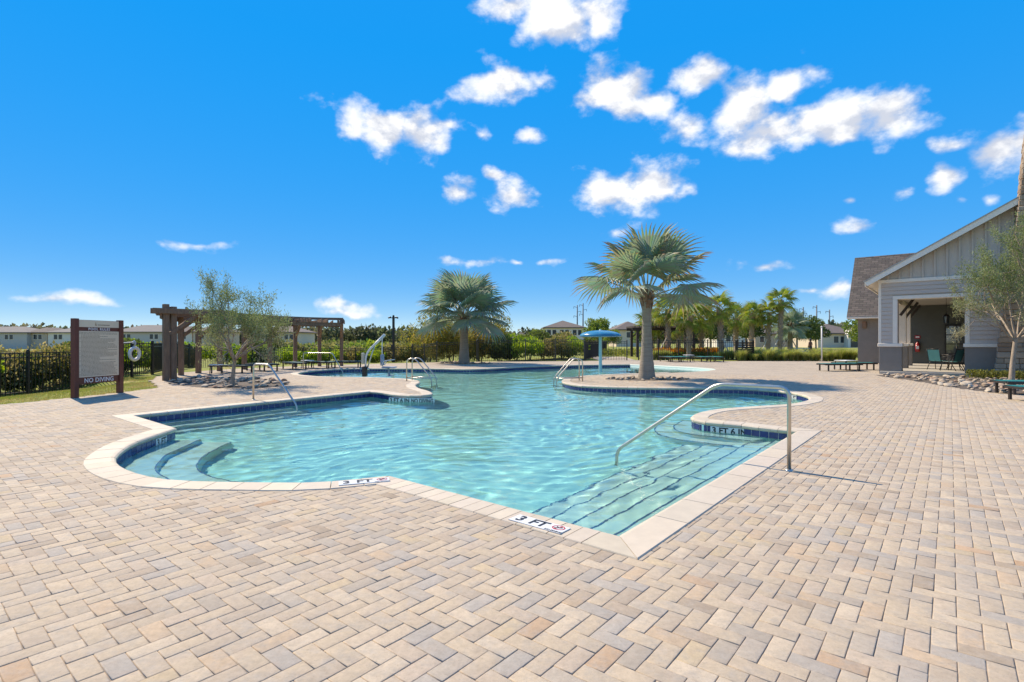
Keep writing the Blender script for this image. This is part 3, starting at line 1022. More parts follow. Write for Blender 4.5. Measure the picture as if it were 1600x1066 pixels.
# ------------------------------------------------------------------ lettering and depth markers
def text_mesh(body, size, extrude=0.0, bold=0.0, align='CENTER', spacing=1.0, space_line=1.0):
    cu = bpy.data.curves.new('lettering', 'FONT')
    cu.body = body; cu.size = size; cu.extrude = extrude; cu.offset = bold; cu.align_x = align; cu.align_y = 'CENTER'
    cu.space_character = spacing; cu.space_line = space_line; cu.resolution_u = 3
    o = bpy.data.objects.new('lettering', cu); COL.objects.link(o)
    dg = bpy.context.evaluated_depsgraph_get()
    me = bpy.data.meshes.new_from_object(o.evaluated_get(dg))
    bpy.data.objects.remove(o); bpy.data.curves.remove(cu)
    me.materials.clear()
    return me
def frame(origin, x, y):
    """matrix with local x, y given and z = x cross y"""
    x = Vector(x).normalized(); y = Vector(y).normalized(); z = x.cross(y)
    m = Matrix((x, y, z)).transposed().to_4x4(); m.translation = Vector(origin)
    return m
def marker(origin, x, y, parts, h, label, sym=False):
    """row of white tiles with black lettering; parts = [(text, width)]"""
    tot = sum(w for _, w in parts) + (h if sym else 0)
    M0 = frame(origin, x, y)
    mb = MB(); mb.box((-tot/2, -h/2, -0.004), (tot/2, h/2, 0.003), None)
    root = mb.build('depth_marker', M_TILE_WHITE, POOL); root.matrix_world = M0
    root['label'] = label
    cx = -tot/2
    for t, w in parts:
        me = text_mesh(t, h*1.02, 0.0, 0.005)
        o = obj('lettering', me, M_INK, root); o.location = (cx+w/2, 0, 0.0045)
        ext = max(v.co.x for v in me.vertices)-min(v.co.x for v in me.vertices)
        if ext > w*0.9: o.scale = (w*0.9/ext, 1, 1)
        cx += w
    if sym:
        mb = MB()
        r = h*0.34; nn = 8
        ring = [Vector((cx+h/2+r*math.cos(a)*1.05, 0.018+r*math.sin(a)*0.85, 0.0045)) for a in np.linspace(0, 2*math.pi, nn+1)+math.pi/8]
        for a, b in zip(ring[:-1], ring[1:]):
            mb.beam(a, b, 0.010, 0.001)
        mb.beam(ring[1]*0.9+ring[5]*0.1, ring[5]*0.9+ring[1]*0.1, 0.009, 0.0012)
        mb.build('no_diving_symbol', M_RED, root)
        mb = MB()
        mb.beam((cx+h*0.3, -0.002, 0.0048), (cx+h*0.7, 0.03, 0.0048), 0.012, 0.001)
        mb.beam((cx+h*0.3, 0.04, 0.0048), (cx+h*0.55, 0.012, 0.0048), 0.008, 0.001)
        mb.build('diver_figure', M_INK, root)
        o = obj('lettering', text_mesh('NO DIVING', h*0.2, 0, 0.001), M_INK, root); o.location = (cx+h/2, -h*0.42, 0.0048)
    return root
# on the coping
p = C_FRONT - B_DIR*0.62 - A_DIR*0.185
marker((p.x, p.y, 0.0155), B3, A3, [('3', 0.15), ('FT', 0.21)], 0.15, 'white deck tiles reading 3 FT with a red no diving sign near the front corner', True)
e = seg_bay[-2]; e2 = seg_bay[-9]; t_ = (e-e2).normalized(); n_ = Vector((-t_.y, t_.x))
p = e - t_*0.16 - n_*0.175
marker((p.x, p.y, 0.0155), (t_.x, t_.y, 0), (n_.x, n_.y, 0), [('3', 0.15), ('FT', 0.21)], 0.15, 'white deck tiles reading 3 FT on the round bay coping', True)
# on the waterline
def wall_marker(u, v, path, parts, label, sym=False, h=0.146):
    P = Vector(G(u, v)); best = min(range(len(path)-1), key=lambda i: ((path[i]+path[i+1])/2-P).length)
    a, b = path[best], path[best+1]; t = (b-a).normalized()
    inn = Vector((-t.y, t.x))
    c = a + t*max(0, min((b-a).length, (P-a).dot(t))) + inn*0.0185
    x = Vector((-inn.x, -inn.y, 0)).cross(Vector((0, 0, 1)))
    marker((c.x, c.y, -0.139), x, (0, 0, 1), parts, h, label, sym)
wall_marker(1140, 662, seg_pen[1:], [('3', .13), ('FT', .19), ('6', .13), ('IN', .19)], 'white waterline tiles reading 3 FT 6 IN on the paved point')
wall_marker(252, 677, seg_bay, [('3', .14), ('FT', .2)], 'white waterline tiles reading 3 FT on the round bay')
wall_marker(645, 618, seg_far, [('3', .12), ('FT', .19), ('6', .12), ('IN', .19), ('NO DIVING', .7)], 'white waterline tiles reading 3 FT 6 IN NO DIVING on the paved spit')
wall_marker(1245, 614, seg_pen[1:], [('4', .14), ('FT', .2)], 'white waterline tiles reading 4 FT in the small cove')
# ------------------------------------------------------------------ metals, timber
M_STEEL = mat('brushed_stainless', (0.55, 0.51, 0.44), 0.34, metal=1.0, var=0.08, scale=30)
M_BRONZE = mat('dark_bronze_powdercoat', (0.030, 0.022, 0.018), 0.45, var=0.2)
M_BLACK = mat('black_powdercoat', (0.012, 0.012, 0.013), 0.40, var=0.15)
M_GREYF = mat('sunlit_grey_powdercoat', (0.05, 0.048, 0.045), 0.45, var=0.15)  # lighter than black: sun and haze on the far fence put into the colour
M_WOOD = mat('brown_stained_timber', (0.215, 0.132, 0.082), 0.75, var=0.35, scale=3.0, stretch=(7, 7, 0.9), bump=0.3, bump_scale=22,
             wear=((0.19, 0.125, 0.085), 2.0, 0.55, 0.9))
M_SIGNW = mat('red_brown_sign_frame', (0.12, 0.035, 0.022), 0.5, var=0.2, scale=5)
M_CREAM = mat('cream_sign_panel', (0.70, 0.585, 0.42), 0.5, var=0.05, scale=3)
M_WHITE = mat('white_paint', (0.72, 0.71, 0.69), 0.5, var=0.06, scale=6)

def fillet(pts, r, n=6):
    pts = [Vector(p) for p in pts]; out = [pts[0]]
    for a, b, c in zip(pts[:-2], pts[1:-1], pts[2:]):
        d1 = (a-b).normalized(); d2 = (c-b).normalized()
        rr = min(r, (a-b).length*0.48, (c-b).length*0.48)
        for k in range(n+1):
            t = k/n; p0 = b+d1*rr; p2 = b+d2*rr
            out.append(p0*(1-t)**2 + b*2*t*(1-t) + p2*t*t)
    out.append(pts[-1]); return out
def solve_u(base, d, u):
    """distance along the level direction d from base until the point stands at column u"""
    r = (u-800)/F_PX
    return (r*base.y-base.x)/(d.x-r*d.y)
def hand_rail(base, d, t_bend, t_low, h, z_low, label, foot=-0.45, rad=0.0225):
    o = thing('pool_handrail', label, 'handrail', (base.x, base.y, 0))
    d3 = Vector((d.x, d.y, 0)).normalized()
    path = fillet([(0, 0, -0.02), (0, 0, h), d3*t_bend + Vector((0, 0, h)), d3*t_low + Vector((0, 0, z_low)), d3*(t_low+0.01) + Vector((0, 0, foot))], 0.11, 7)
    MB().tube(path, rad, 14).build('rail', M_STEEL, o)
    mb = MB(); mb.lathe([(0.0, 0.016), (0.035, 0.014), (0.046, 0.0), (0.046, -0.004)], 18); mb.build('base_collar', M_STEEL, o)
    return o
hand_rail(Vector(G(1233, 735)), -B_DIR, 0.81, 2.2, 0.945, -0.06, 'long stainless handrail running down the straight pool steps beside the 3 FT 6 IN tiles', foot=-0.66)
dl = (P_B-P_A).normalized(); nl = Vector((-dl.y, dl.x))          # into the pool from the long wall
bl = Vector(G(396, 625))
if nl.dot(Vector((0, -1))) < 0: nl = -nl
nl = (nl + Vector((0.45, 0))).normalized()
hand_rail(bl, nl, solve_u(bl, nl, 420), solve_u(bl, nl, 464), 0.90, -0.08, 'stainless handrail bending down into the water in front of the olive tree', foot=-0.5)
bq = Vector(G(474, 578.6)); dq = Vector((0.97, -0.22)).normalized()
hand_rail(bq, dq, solve_u(bq, dq, 519), solve_u(bq, dq, 536), 0.88, -0.1, 'stainless handrail with long level top in the far round cove by the loungers', foot=-0.5)

def grab_ladder(base, d, side, label, reach=1.0):
    o = thing('pool_ladder', label, 'ladder', (base.x, base.y, 0))
    d3 = Vector((d.x, d.y, 0)).normalized(); s3 = Vector((side.x, side.y, 0)).normalized()
    for k in (0, 1):
        off = s3*0.50*k
        path = fillet([off+Vector((0, 0, -0.02)), off+Vector((0, 0, 0.80)), off+d3*0.30+Vector((0, 0, 0.86)), off+d3*reach+Vector((0, 0, 0.10)), off+d3*(reach+0.01)+Vector((0, 0, -0.95))], 0.17, 6)
        MB().tube(path, 0.0215, 12).build('grab_rail', M_STEEL, o)
        MB().tube([off+Vector((0, 0, 0.13)), off+d3*reach+Vector((0, 0, 0.10))], 0.018, 8).build('cross_bar', M_STEEL, o)
    for z in (-0.30, -0.58, -0.86):
        MB().beam(d3*(reach+0.005)+Vector((0, 0, z)), s3*0.50+d3*(reach+0.005)+Vector((0, 0, z)), 0.09, 0.02, 0.004).build('tread', M_STEEL, o)
    return o
grab_ladder(Vector(G(635.5, 595.5)), Vector((1, -0.22)), Vector((0.22, 1)), 'stainless pool ladder with arched grab rails at the end of the paved spit', 0.98)
grab_ladder(Vector(G(905, 594.5)), Vector((-1, -0.06)), Vector((0.12, -1)), 'stainless pool ladder with sloping grab rails at the palm tree point', 0.96)

# ------------------------------------------------------------------ pool lift
def pool_lift():
    b = G(570, 588.5)
    o = thing('pool_lift', 'white and steel pool access lift with hanging seat at the water edge', 'pool lift', (b[0], b[1], 0))
    M_LW = mat('lift_white_enamel', (0.62, 0.62, 0.60), 0.35, var=0.06)
    M_LT = mat('lift_beige_box', (0.48, 0.44, 0.34), 0.5)
    M_LS = mat('lift_grey_blue_plastic', (0.26, 0.29, 0.36), 0.5)
    MB().box((-0.09, -0.12, 0.0), (0.09, 0.12, 0.42), None, 0.02).build('base_socket', M_BLACK, o)
    MB().tube(fillet([(0.03, 0, 0.30), (0.03, 0, 0.95), (0.82, 0, 1.76)], 0.3, 6), 0.042, 12).build('mast', M_LW, o)
    MB().beam((0.30, 0.05, 1.22), (0.84, 0.05, 1.73), 0.03, 0.07, 0.006).build('arm_link', M_LW, o)
    MB().tube([(0.12, 0, 0.38), (0.24, 0, 0.78), (0.42, 0, 1.30)], [0.03, 0.026, 0.016], 10).build('actuator', M_STEEL, o)
    MB().box((-0.13, -0.09, 0.52), (-0.02, 0.09, 0.99), None, 0.03).build('battery_box', M_LT, o)
    MB().lathe([(0, 0.0), (0.06, 0.0), (0.06, 0.09), (0, 0.09)], 14, (0.13, 0, 0.27)).build('pivot', M_STEEL, o)
    MB().tube(fillet([(0.80, 0, 1.74), (0.72, 0, 1.55), (0.72, 0, 0.42), (0.92, 0, 0.34)], 0.1, 5), 0.02, 10).build('hanger_rod', M_LW, o)
    seat = MB().box((0.74, -0.24, 0.36), (1.30, 0.24, 0.41), None, 0.02).build('seat', M_LS, o)
    MB().box((0.70, -0.24, 0.46), (0.76, 0.24, 0.92), None, 0.025).build('backrest', M_LS, o)
    for s in (-1, 1):
        MB().tube(fillet([(0.76, s*0.26, 0.46), (0.84, s*0.26, 0.66), (1.20, s*0.26, 0.70)], 0.08, 4), 0.016, 8).build('armrest', M_LW, o)
    MB().beam((0.98, 0, 0.36), (1.03, 0, 0.02), 0.16, 0.05, 0.01).build('footrest_post', M_LS, o)
    MB().box((0.92, -0.2, 0.02), (1.16, 0.2, 0.05), None, 0.01).build('footrest', M_LS, o)
pool_lift()

# ------------------------------------------------------------------ mushroom water feature
def mushroom():
    o = thing('water_mushroom', 'blue mushroom fountain with pale stem standing in the shallow beach entry', 'fountain', (4.72, 28.2, -0.25))
    M_MB = mat('mushroom_blue_gelcoat', (0.035, 0.19, 0.34), 0.22, var=0.25, scale=2.5, wear=((0.12, 0.32, 0.42), 1.6, 0.5, 0.75))
    M_MS = mat('pale_blue_stem', (0.42, 0.58, 0.60), 0.35, var=0.06)
    R0 = 1.1
    prof = []
    for k in range(13):
        a = math.pi/2*k/12
        prof.append((R0*math.sin(a), 2.0 + 0.30*math.cos(a)))
    prof += [(R0-0.01, 1.965), (R0-0.07, 1.95), (0.5, 2.04), (0.1, 2.06)]
    MB().lathe(list(reversed(prof)), 40).build('cap', M_MB, o)
    MB().lathe([(0.09, 0.0), (0.085, 2.1)], 20).build('stem', M_MS, o)
    MB().lathe([(0.0, 2.36), (0.05, 2.35), (0.06, 2.29)][::-1], 12).build('finial', M_MS, o)
mushroom()

# ------------------------------------------------------------------ rules board
def rules_sign():
    Lp, Rp = Vector((-11.36, 13.72)), Vector((-11.20, 15.08))
    x = (Rp-Lp).normalized(); w = (Rp-Lp).length
    o = thing('pool_rules_sign', 'brown framed cream pool rules board reading NO DIVING at the lawn edge', 'sign', (Lp.x, Lp.y, 0))
    o.rotation_euler = (0, 0, math.atan2(x.y, x.x))
    # local: x along the board, -y towards the pool
    for s in (0, w):
        MB().box((s-0.065, -0.065, -0.2), (s+0.065, 0.065, 2.07), None, 0.008).build('post', M_SIGNW, o)
    MB().box((0.065, -0.028, 0.34), (w-0.065, 0.028, 2.04), None, 0.004).build('backing_panel', M_SIGNW, o)
    def panel(z0, z1, name, m):
        return MB().box((0.07, -0.036, z0), (w-0.07, -0.0285, z1)).build(name, m, o)
    logo = panel(1.85, 2.035, 'logo_panel', M_CREAM)
    rules = panel(0.52, 1.745, 'rules_panel', M_CREAM)
    # lettering faces -y
    def letter(body, size, z, m, parent, y, x0=w/2, bold=0.0, sp=1.0):
        me = text_mesh(body, size, 0.0015, bold, spacing=sp)
        l = obj('lettering', me, m, parent); l.location = (x0, y, z); l.rotation_euler = (R(90), 0, 0)
        return l
    letter('POOL RULES', 0.10, 1.797, M_WHITE, o, -0.031, bold=0.002, sp=1.2)
    letter('NO DIVING', 0.165, 0.425, M_WHITE, o, -0.031, bold=0.003, sp=1.05)
    M_TXT = mat('faded_rule_print', (0.27, 0.205, 0.14), 0.7)
    rng = random.Random(4)
    mb = MB(); z = 1.705
    while z > 0.55:
        xx = 0.14; end = w-0.13 - rng.choice([0, 0, 0.05, 0.3, 0.55, 0.1, 0])
        if rng.random() < 0.55: mb.box((0.10, -0.0385, z-0.009), (0.118, -0.0372, z+0.008))
        while xx < end:
            ww = rng.uniform(0.02, 0.085)
            mb.box((xx, -0.0385, z-0.0065), (min(xx+ww, end), -0.0372, z+0.0065)); xx += ww+0.013
        z -= 0.0335
    tag(mb.build('rule_lines', M_TXT, rules), kind='stuff')
    mb = MB()
    for k, (dx, dz, h) in enumerate([(0, 0, 0.085), (0.02, -0.008, 0.05), (-0.018, -0.012, 0.06)]):
        mb.beam((w*0.42+dx, -0.0380, 1.90+dz), (w*0.42+dx*0.3-0.012, -0.0380, 1.90+dz+h), 0.0016, 0.014)
    mb.box((w*0.46, -0.0385, 1.905), (w*0.73, -0.0372, 1.925))
    tag(mb.build('emblem', M_TXT, logo), kind='stuff')
rules_sign()

# ------------------------------------------------------------------ iron fences
def fence(pts, h, label, m, post_w=0.075, spacing=2.4, group='metal picket fences round the pool', zf=None, picket=0.14, pw=0.02, name='metal_fence'):
    pts = [Vector(p) for p in pts]
    zf = zf or (lambda x, y: ground_z(x, y))
    o = thing(name, label, 'fence', (pts[0].x, pts[0].y, zf(pts[0].x, pts[0].y)), 0, group)
    org = Vector(o.location)
    stations = []
    for a, b in zip(pts[:-1], pts[1:]):
        n = max(1, round((b-a).length/spacing))
        stations += [a+(b-a)*(k/n) for k in range(n)]
    stations.append(pts[-1])
    P3 = [Vector((p.x, p.y, zf(p.x, p.y)))-org for p in stations]
    post = None
    for p in P3:
        if post is None:
            mb = MB(); mb.box((-post_w/2, -post_w/2, -0.15), (post_w/2, post_w/2, h+0.06)); mb.lathe([(post_w*0.75, h+0.06), (post_w*0.75, h+0.085), (0.0, h+0.11)], 4)
            post = mb.build('post', m, o, p)
        else:
            q = post.copy(); COL.objects.link(q); q.parent = o; q.location = p
    for a, b in zip(P3[:-1], P3[1:]):
        z = Vector((0, 0, 1))
        for hh in (h-0.02, h-0.16, 0.12):
            MB().beam(a+z*hh, b+z*hh, 0.032, 0.034).build('rail', m, o)
        n = int((b-a).length/picket); mb = MB()
        for k in range(1, n):
            c = a+(b-a)*(k/n)
            mb.box((c.x-pw/2, c.y-pw/2, c.z+0.05), (c.x+pw/2, c.y+pw/2, c.z+h))
        tag(mb.build('pickets', m, o), kind='stuff')
    return o
fence([(-16.9, 1.0), (-15.95, 17.4), (-16.15, 23.7)], 1.42, 'black picket fence along the lawn behind the rules board', M_BLACK)
fence([(-16.2, 23.8), (-17.2, 26.2)], 1.42, 'short sloping run of black fence stepping down beside the pergola', M_BLACK)
fence([(-17.3, 26.4), (-19.6, 33.0), (-18.0, 40.0), (-13.0, 43.8), (-8.2, 43.2)], 1.40, 'black picket fence curving behind the pergola and loungers', M_BLACK)
fence([(-8.1, 43.0), (-5.6, 39.4), (-2.6, 38.9)], 1.55, 'dark picket fence in front of the tall yellow-green shrubs', M_GREYF)
fence([(-2.5, 38.9), (1.0, 39.2), (5.5, 40.3)], 1.62, 'sunlit grey picket fence to the right of the silver palm on the far deck', M_GREYF)
fence([(5.6, 40.5), (7.0, 46.0), (10.2, 57.0)], 1.45, 'black picket fence running away beside the exit walkway', M_BLACK, picket=0.10, pw=0.024)
fence([(6.75, 40.3), (8.9, 40.9)], 1.5, 'open metal gate leaf across the exit walkway', M_GREYF, picket=0.22, spacing=2.2)
fence([(9.9, 41.3), (12.9, 40.9), (17.2, 40.3)], 1.55, 'dark picket fence behind the loungers in front of the orange flowers', M_BLACK, spacing=1.8)
def gate_screen():
    o = thing('trash_enclosure', 'dark slatted bin enclosure at the end of the fence beside ornamental grass', 'bin', (17.9, 40.6, -0.02), R(10))
    for x in (-0.45, 0.45):
        for y in (-0.4, 0.4):
            MB().box((x-0.05, y-0.05, 0), (x+0.05, y+0.05, 1.55)).build('post', M_BLACK, o)
    for k in range(8):
        MB().box((-0.42, -0.43, 0.1+k*0.17), (0.42, -0.40, 0.22+k*0.17)).build('slat', M_BLACK, o)
        MB().box((-0.46, -0.36, 0.1+k*0.17), (-0.43, 0.36, 0.22+k*0.17)).build('slat', M_BLACK, o)
    MB().box((-0.52, -0.5, 1.56), (0.52, 0.5, 1.61), None, 0.01).build('lid', mat('slate_lid', (0.12, 0.15, 0.16), 0.6), o)
gate_screen()

# ------------------------------------------------------------------ life ring on its post, camera pole
def life_ring():
    x, y = -15.62, 21.7; z = ground_z(x, y)
    o = thing('rescue_post', 'black post with a white rescue pole hooked across it by the lawn fence', 'post', (x, y, z))
    MB().box((-0.04, -0.04, -0.1), (0.04, 0.04, 1.50), None, 0.005).build('post', M_BLACK, o)
    MB().tube([(0.06, -1.75, 1.36), (0.06, 0.10, 1.47)], 0.022, 8).build('rescue_pole', M_WHITE, o)
    MB().box((0.03, -0.05, 1.40), (0.10, 0.05, 1.50), None, 0.01).build('hook', M_WHITE, o)
    r = MB(); n, mseg = 28, 10; vs = []; fs = []
    for i in range(n):
        a = 2*math.pi*i/n
        for j in range(mseg):
            b = 2*math.pi*j/mseg
            rr = 0.245+0.07*math.cos(b)
            vs.append((0.06*math.sin(b), rr*math.sin(a), rr*math.cos(a)))
    for i in range(n):
        for j in range(mseg):
            fs.append((i*mseg+j, ((i+1) % n)*mseg+j, ((i+1) % n)*mseg+(j+1) % mseg, i*mseg+(j+1) % mseg))
    r.add(vs, fs, None, True)
    ring = thing('life_ring', 'white life ring hanging on the black post by the lawn fence', 'life ring', (x+0.11, y, z+0.98), R(-5))
    r.build('ring', M_WHITE, ring)
    mb = MB()
    for a in (0.8, 2.4, 3.9, 5.5):
        c = Vector((0, 0.27*math.sin(a), 0.27*math.cos(a)))
        mb.lathe([(0.086, -0.03), (0.086, 0.03)], 10) if False else None
    MB().tube(fillet([(0.0, 0, 0.33), (0.0, 0.05, 0.46), (-0.05, 0, 0.55)], 0.03, 3), 0.035, 8).build('rope_coil', mat('pale_rope', (0.5, 0.52, 0.55), 0.8), ring)
life_ring()
def camera_pole():
    x, y = -8.35, 37.2
    o = thing('camera_pole', 'tall black pole with security cameras on top behind the pool lift', 'pole', (x, y, ground_z(x, y)))
    MB().box((-0.075, -0.075, -0.1), (0.075, 0.075, 3.25), None, 0.01).build('pole', M_BLACK, o)
    MB().box((-0.28, -0.03, 3.12), (0.28, 0.03, 3.17)).build('bracket', M_BLACK, o)
    for s in (-1, 1):
        MB().tube([(s*0.16, -0.05, 3.2), (s*0.34, -0.12, 3.13)], 0.055, 10).build('camera', M_GREYF, o)
    MB().box((-0.05, -0.05, 3.25), (0.05, 0.05, 3.34)).build('cap', M_BLACK, o)
    MB().box((-0.14, -0.16, 0.9), (0.10, -0.075, 1.25), None, 0.01).build('control_box', M_BLACK, o)
camera_pole()

# ------------------------------------------------------------------ curved pergola
def pergola():
    posts = [Vector(p) for p in [(-12.95,19.75),(-13.78,21.25),(-14.32,22.85),(-14.55,24.5),(-14.45,26.1),(-14.02,27.65),(-13.32,29.05),(-12.4,30.2),(-11.3,31.0),(-10.15,31.45)]]
    cc = Vector((-8.2, 24.9))
    o = thing('curved_pergola', 'curved brown timber pergola with braced posts over the loungers', 'pergola', (-14.4, 25.0, 0))
    org = Vector(o.location)
    H = 2.62
    n = len(posts)
    def rad(p): return (cc-p).normalized()
    inner, outer = [], []
    for i, p in enumerate(posts):
        d = rad(p); d3 = Vector((d.x, d.y, 0)); b = Vector((p.x, p.y, 0))-org
        zf = min(0, ground_z(p.x, p.y)) - 0.1
        ang = math.atan2(d.y, d.x)
        Mz = Matrix.Translation(b) @ Matrix.Rotation(ang, 4, 'Z')
        for k in ((0, 1) if i == 0 else (0,)):
            off = Matrix.Translation(Vector((0.26*k, 0.05*k, 0)))
            MB().box((-0.098, -0.098, zf), (0.098, 0.098, 2.86 if k == 0 else 2.78), Mz @ off, 0.012).build('post', M_WOOD, o)
        # radial beam, brace
        up = Vector((0, 0, 1)); side = Vector((-d3.y, d3.x, 0))
        for s in (-1, 1):
            MB().beam(b - d3*0.45 + side*s*0.15 + up*(H-0.02), b + d3*2.35 + side*s*0.15 + up*(H-0.02), 0.06, 0.20, 0.006).build('rafter', M_WOOD, o)
        MB().beam(b + d3*0.1 + up*1.72, b + d3*1.05 + up*2.5, 0.13, 0.13, 0.008).build('brace', M_WOOD, o)
        inner.append(b + d3*2.05); outer.append(b - d3*0.15)
    for i in range(n-1):
        up = Vector((0, 0, 1))
        for row, hh in ((inner, H-0.21), (outer, H-0.21)):
            MB().beam(row[i]+up*hh, row[i+1]+up*hh, 0.09, 0.19, 0.006, ext=0.03).build('girder', M_WOOD, o)
        for k in range(3):
            f = (k+0.5)/3
            a = outer[i]*(1-f)+outer[i+1]*f; b2 = inner[i]*(1-f)+inner[i+1]*f
            dd = (b2-a).normalized()
            MB().beam(a-dd*0.25+up*(H-0.06), b2+dd*0.3+up*(H-0.06), 0.045, 0.11).build('joist', M_WOOD, o)
        for f in (0.1, 0.37, 0.64, 0.91):
            a = outer[i]*(1-f)+inner[i]*f; b2 = outer[i+1]*(1-f)+inner[i+1]*f
            MB().beam(a+up*(H+0.13), b2+up*(H+0.13), 0.045, 0.07, ext=0.02).build('purlin', M_WOOD, o)
pergola()
def far_pergola():
    M_DW = mat('dark_pergola_timber', (0.045, 0.03, 0.022), 0.75, var=0.3, scale=4)
    o = thing('far_pergola', 'dark timber arbor behind the cabbage palms beyond the fence', 'pergola', (14.2, 50.0, ground_z(14.2, 50)))
    for x in (-2.6, 0.0, 2.6):
        for y in (-1.2, 1.2):
            MB().box((x-0.11, y-0.11, -0.1), (x+0.11, y+0.11, 2.5)).build('post', M_DW, o)
            MB().beam((x, y, 1.8), (x+0.6, y, 2.45), 0.1, 0.1).build('brace', M_DW, o)
    for y in (-1.2, 1.2):
        MB().box((-3.1, y-0.08, 2.5), (3.1, y+0.08, 2.75)).build('girder', M_DW, o)
    for k in range(15):
        MB().box((-3.0+k*0.42, -1.8, 2.75), (-2.93+k*0.42, 1.8, 2.9)).build('joist', M_DW, o)
far_pergola()

# ------------------------------------------------------------------ loungers, tables
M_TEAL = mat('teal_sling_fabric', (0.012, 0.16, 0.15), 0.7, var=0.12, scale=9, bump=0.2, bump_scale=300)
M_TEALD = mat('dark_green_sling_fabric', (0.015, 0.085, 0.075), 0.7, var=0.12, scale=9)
def make_lounger(m):
    o = thing('sun_lounger', '-', 'sun lounger')
    for s in (-1, 1):
        MB().box((-0.97, s*0.33-0.025, 0.29), (0.97, s*0.33+0.025, 0.36), None, 0.008).build('side_rail', M_BRONZE, o)
    for x in (-0.95, 0.95):
        MB().box((x-0.025, -0.30, 0.30), (x+0.025, 0.30, 0.35), None, 0.006).build('end_rail', M_BRONZE, o)
    vs = []; nx = 12
    for i in range(nx+1):
        x = -0.95+1.9*i/nx
        for j in range(5):
            y = -0.31+0.62*j/4
            vs.append((x, y, 0.372-0.018*(1-(y/0.31)**2)*(1-abs(x)/0.95*0.4)))
    fs = [(i*5+j, (i+1)*5+j, (i+1)*5+j+1, i*5+j+1) for i in range(nx) for j in range(4)]
    vs2 = [(x, y, z-0.012) for x, y, z in vs]; k = len(vs)
    mb = MB(); mb.add(vs, fs, None, True); mb.add(vs2, [tuple(reversed(f)) for f in fs], None, True)
    for (a, b) in [(i*5, (i+1)*5) for i in range(nx)]:
        mb.add([vs[a], vs[b], vs2[b], vs2[a]], [(3, 2, 1, 0)]); mb.add([vs[a+4], vs[b+4], vs2[b+4], vs2[a+4]], [(0, 1, 2, 3)])
    mb.build('sling', m, o)
    for x in (-0.80, 0.78):
        for s in (-1, 1):
            MB().box((x-0.03, s*0.33-0.03, 0.0), (x+0.03, s*0.33+0.03, 0.30), None, 0.006).build('leg', M_BRONZE, o)
    return o
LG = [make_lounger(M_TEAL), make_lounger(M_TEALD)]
used = [False, False]
def lounger(kind, x, y, rz, label, group=None):
    if used[kind]: o = copy_tree(LG[kind])
    else: o = LG[kind]; used[kind] = True
    o.location = (x, y, 0.0); o.rotation_euler = (0, 0, rz); o['label'] = label
    if group: o['group'] = group
    elif 'group' in o: del o['group']
lounger(0, 14.66, 14.72, R(-9), 'teal sling lounger standing between the stone bed and a second teal lounger')
lounger(0, 13.38, 12.98, R(-4), 'bright teal sling lounger farthest from the porch, on open paving')
lounger(0, 16.25, 26.2, R(4), 'teal lounger whose foot end reaches furthest from the porch corner')
lounger(0, 17.75, 27.4, R(-8), 'teal lounger beside the white table at the porch corner')
for k, (u, ) in enumerate([(1046,), (1064,), (1096,), (1117,)]):
    X = (u-800)/F_PX*38.0
    lounger(0, X, 38.0, R(100-4*k), ['end lounger of the row before the dark fence, closest to the large palm trunk', 'teal lounger beside the white side table, on its large palm side', 'teal lounger beside the white side table, on its bin enclosure side', 'end lounger of the row before the dark fence, closest to the bin enclosure'][k], 'loungers in a row before the dark fence')
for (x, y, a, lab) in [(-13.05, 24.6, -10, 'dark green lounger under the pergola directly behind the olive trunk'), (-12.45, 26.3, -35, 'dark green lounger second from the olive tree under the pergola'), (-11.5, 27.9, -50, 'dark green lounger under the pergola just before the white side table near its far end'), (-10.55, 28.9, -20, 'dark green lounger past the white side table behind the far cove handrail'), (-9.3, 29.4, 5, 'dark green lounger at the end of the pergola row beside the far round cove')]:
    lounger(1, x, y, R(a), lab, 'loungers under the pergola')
def side_table(x, y, label, h=0.45, w=0.5, group=None):
    o = thing('side_table', label, 'table', (x, y, 0), RNG.uniform(0, 1), group)
    MB().box((-w/2, -w/2, h-0.03), (w/2, w/2, h), None, 0.01).build('tabletop', M_WHITE, o)
    for sx in (-1, 1):
        for sy in (-1, 1):
            MB().beam((sx*(w/2-0.05), sy*(w/2-0.05), h-0.03), (sx*(w/2-0.02), sy*(w/2-0.02), 0), 0.025, 0.025).build('leg', M_BRONZE, o)
side_table(17.05, 26.95, 'white topped side table between two teal loungers at the porch corner', 0.50, 0.75)
side_table(-13.0, 23.2, 'white side table beside the olive tree under the pergola', group=None)
side_table(-11.0, 28.4, 'white side table between dark green loungers under the pergola')
side_table(12.75, 38.1, 'white side table in the row of loungers before the dark fence', 0.48, 0.6)
# ------------------------------------------------------------------ plants
def leaf_mat(name, trans=0.35, rough=0.55, var=0.15):
    return mat(name, (1, 1, 1), rough, var=var, scale=3.0, tint=True, trans=trans, spec=0.3)
M_LEAF = leaf_mat('leaf_green', 0.48)
M_OLIVE = leaf_mat('olive_leaf', 0.35, 0.6)
M_FROND = leaf_mat('silver_palm_leaf', 0.36, 0.5, 0.1)
M_BARK = mat('olive_bark', (0.36, 0.285, 0.21), 0.9, var=0.3, scale=9, bump=0.6, bump_scale=40, stretch=(1, 1, 0.35))
M_PTRUNK = mat('grey_palm_trunk', (0.31, 0.255, 0.195), 0.9, var=0.25, scale=5, stretch=(0.6, 0.6, 5.0), bump=0.5, bump_scale=9,
               wear=((0.17, 0.135, 0.10), 3.5, 0.5, 0.85))
M_BOOT = mat('palm_boot', (0.19, 0.105, 0.06), 0.9, var=0.4, scale=8, bump=0.5, bump_scale=30, wear=((0.34, 0.27, 0.20), 5.0, 0.5, 0.75))
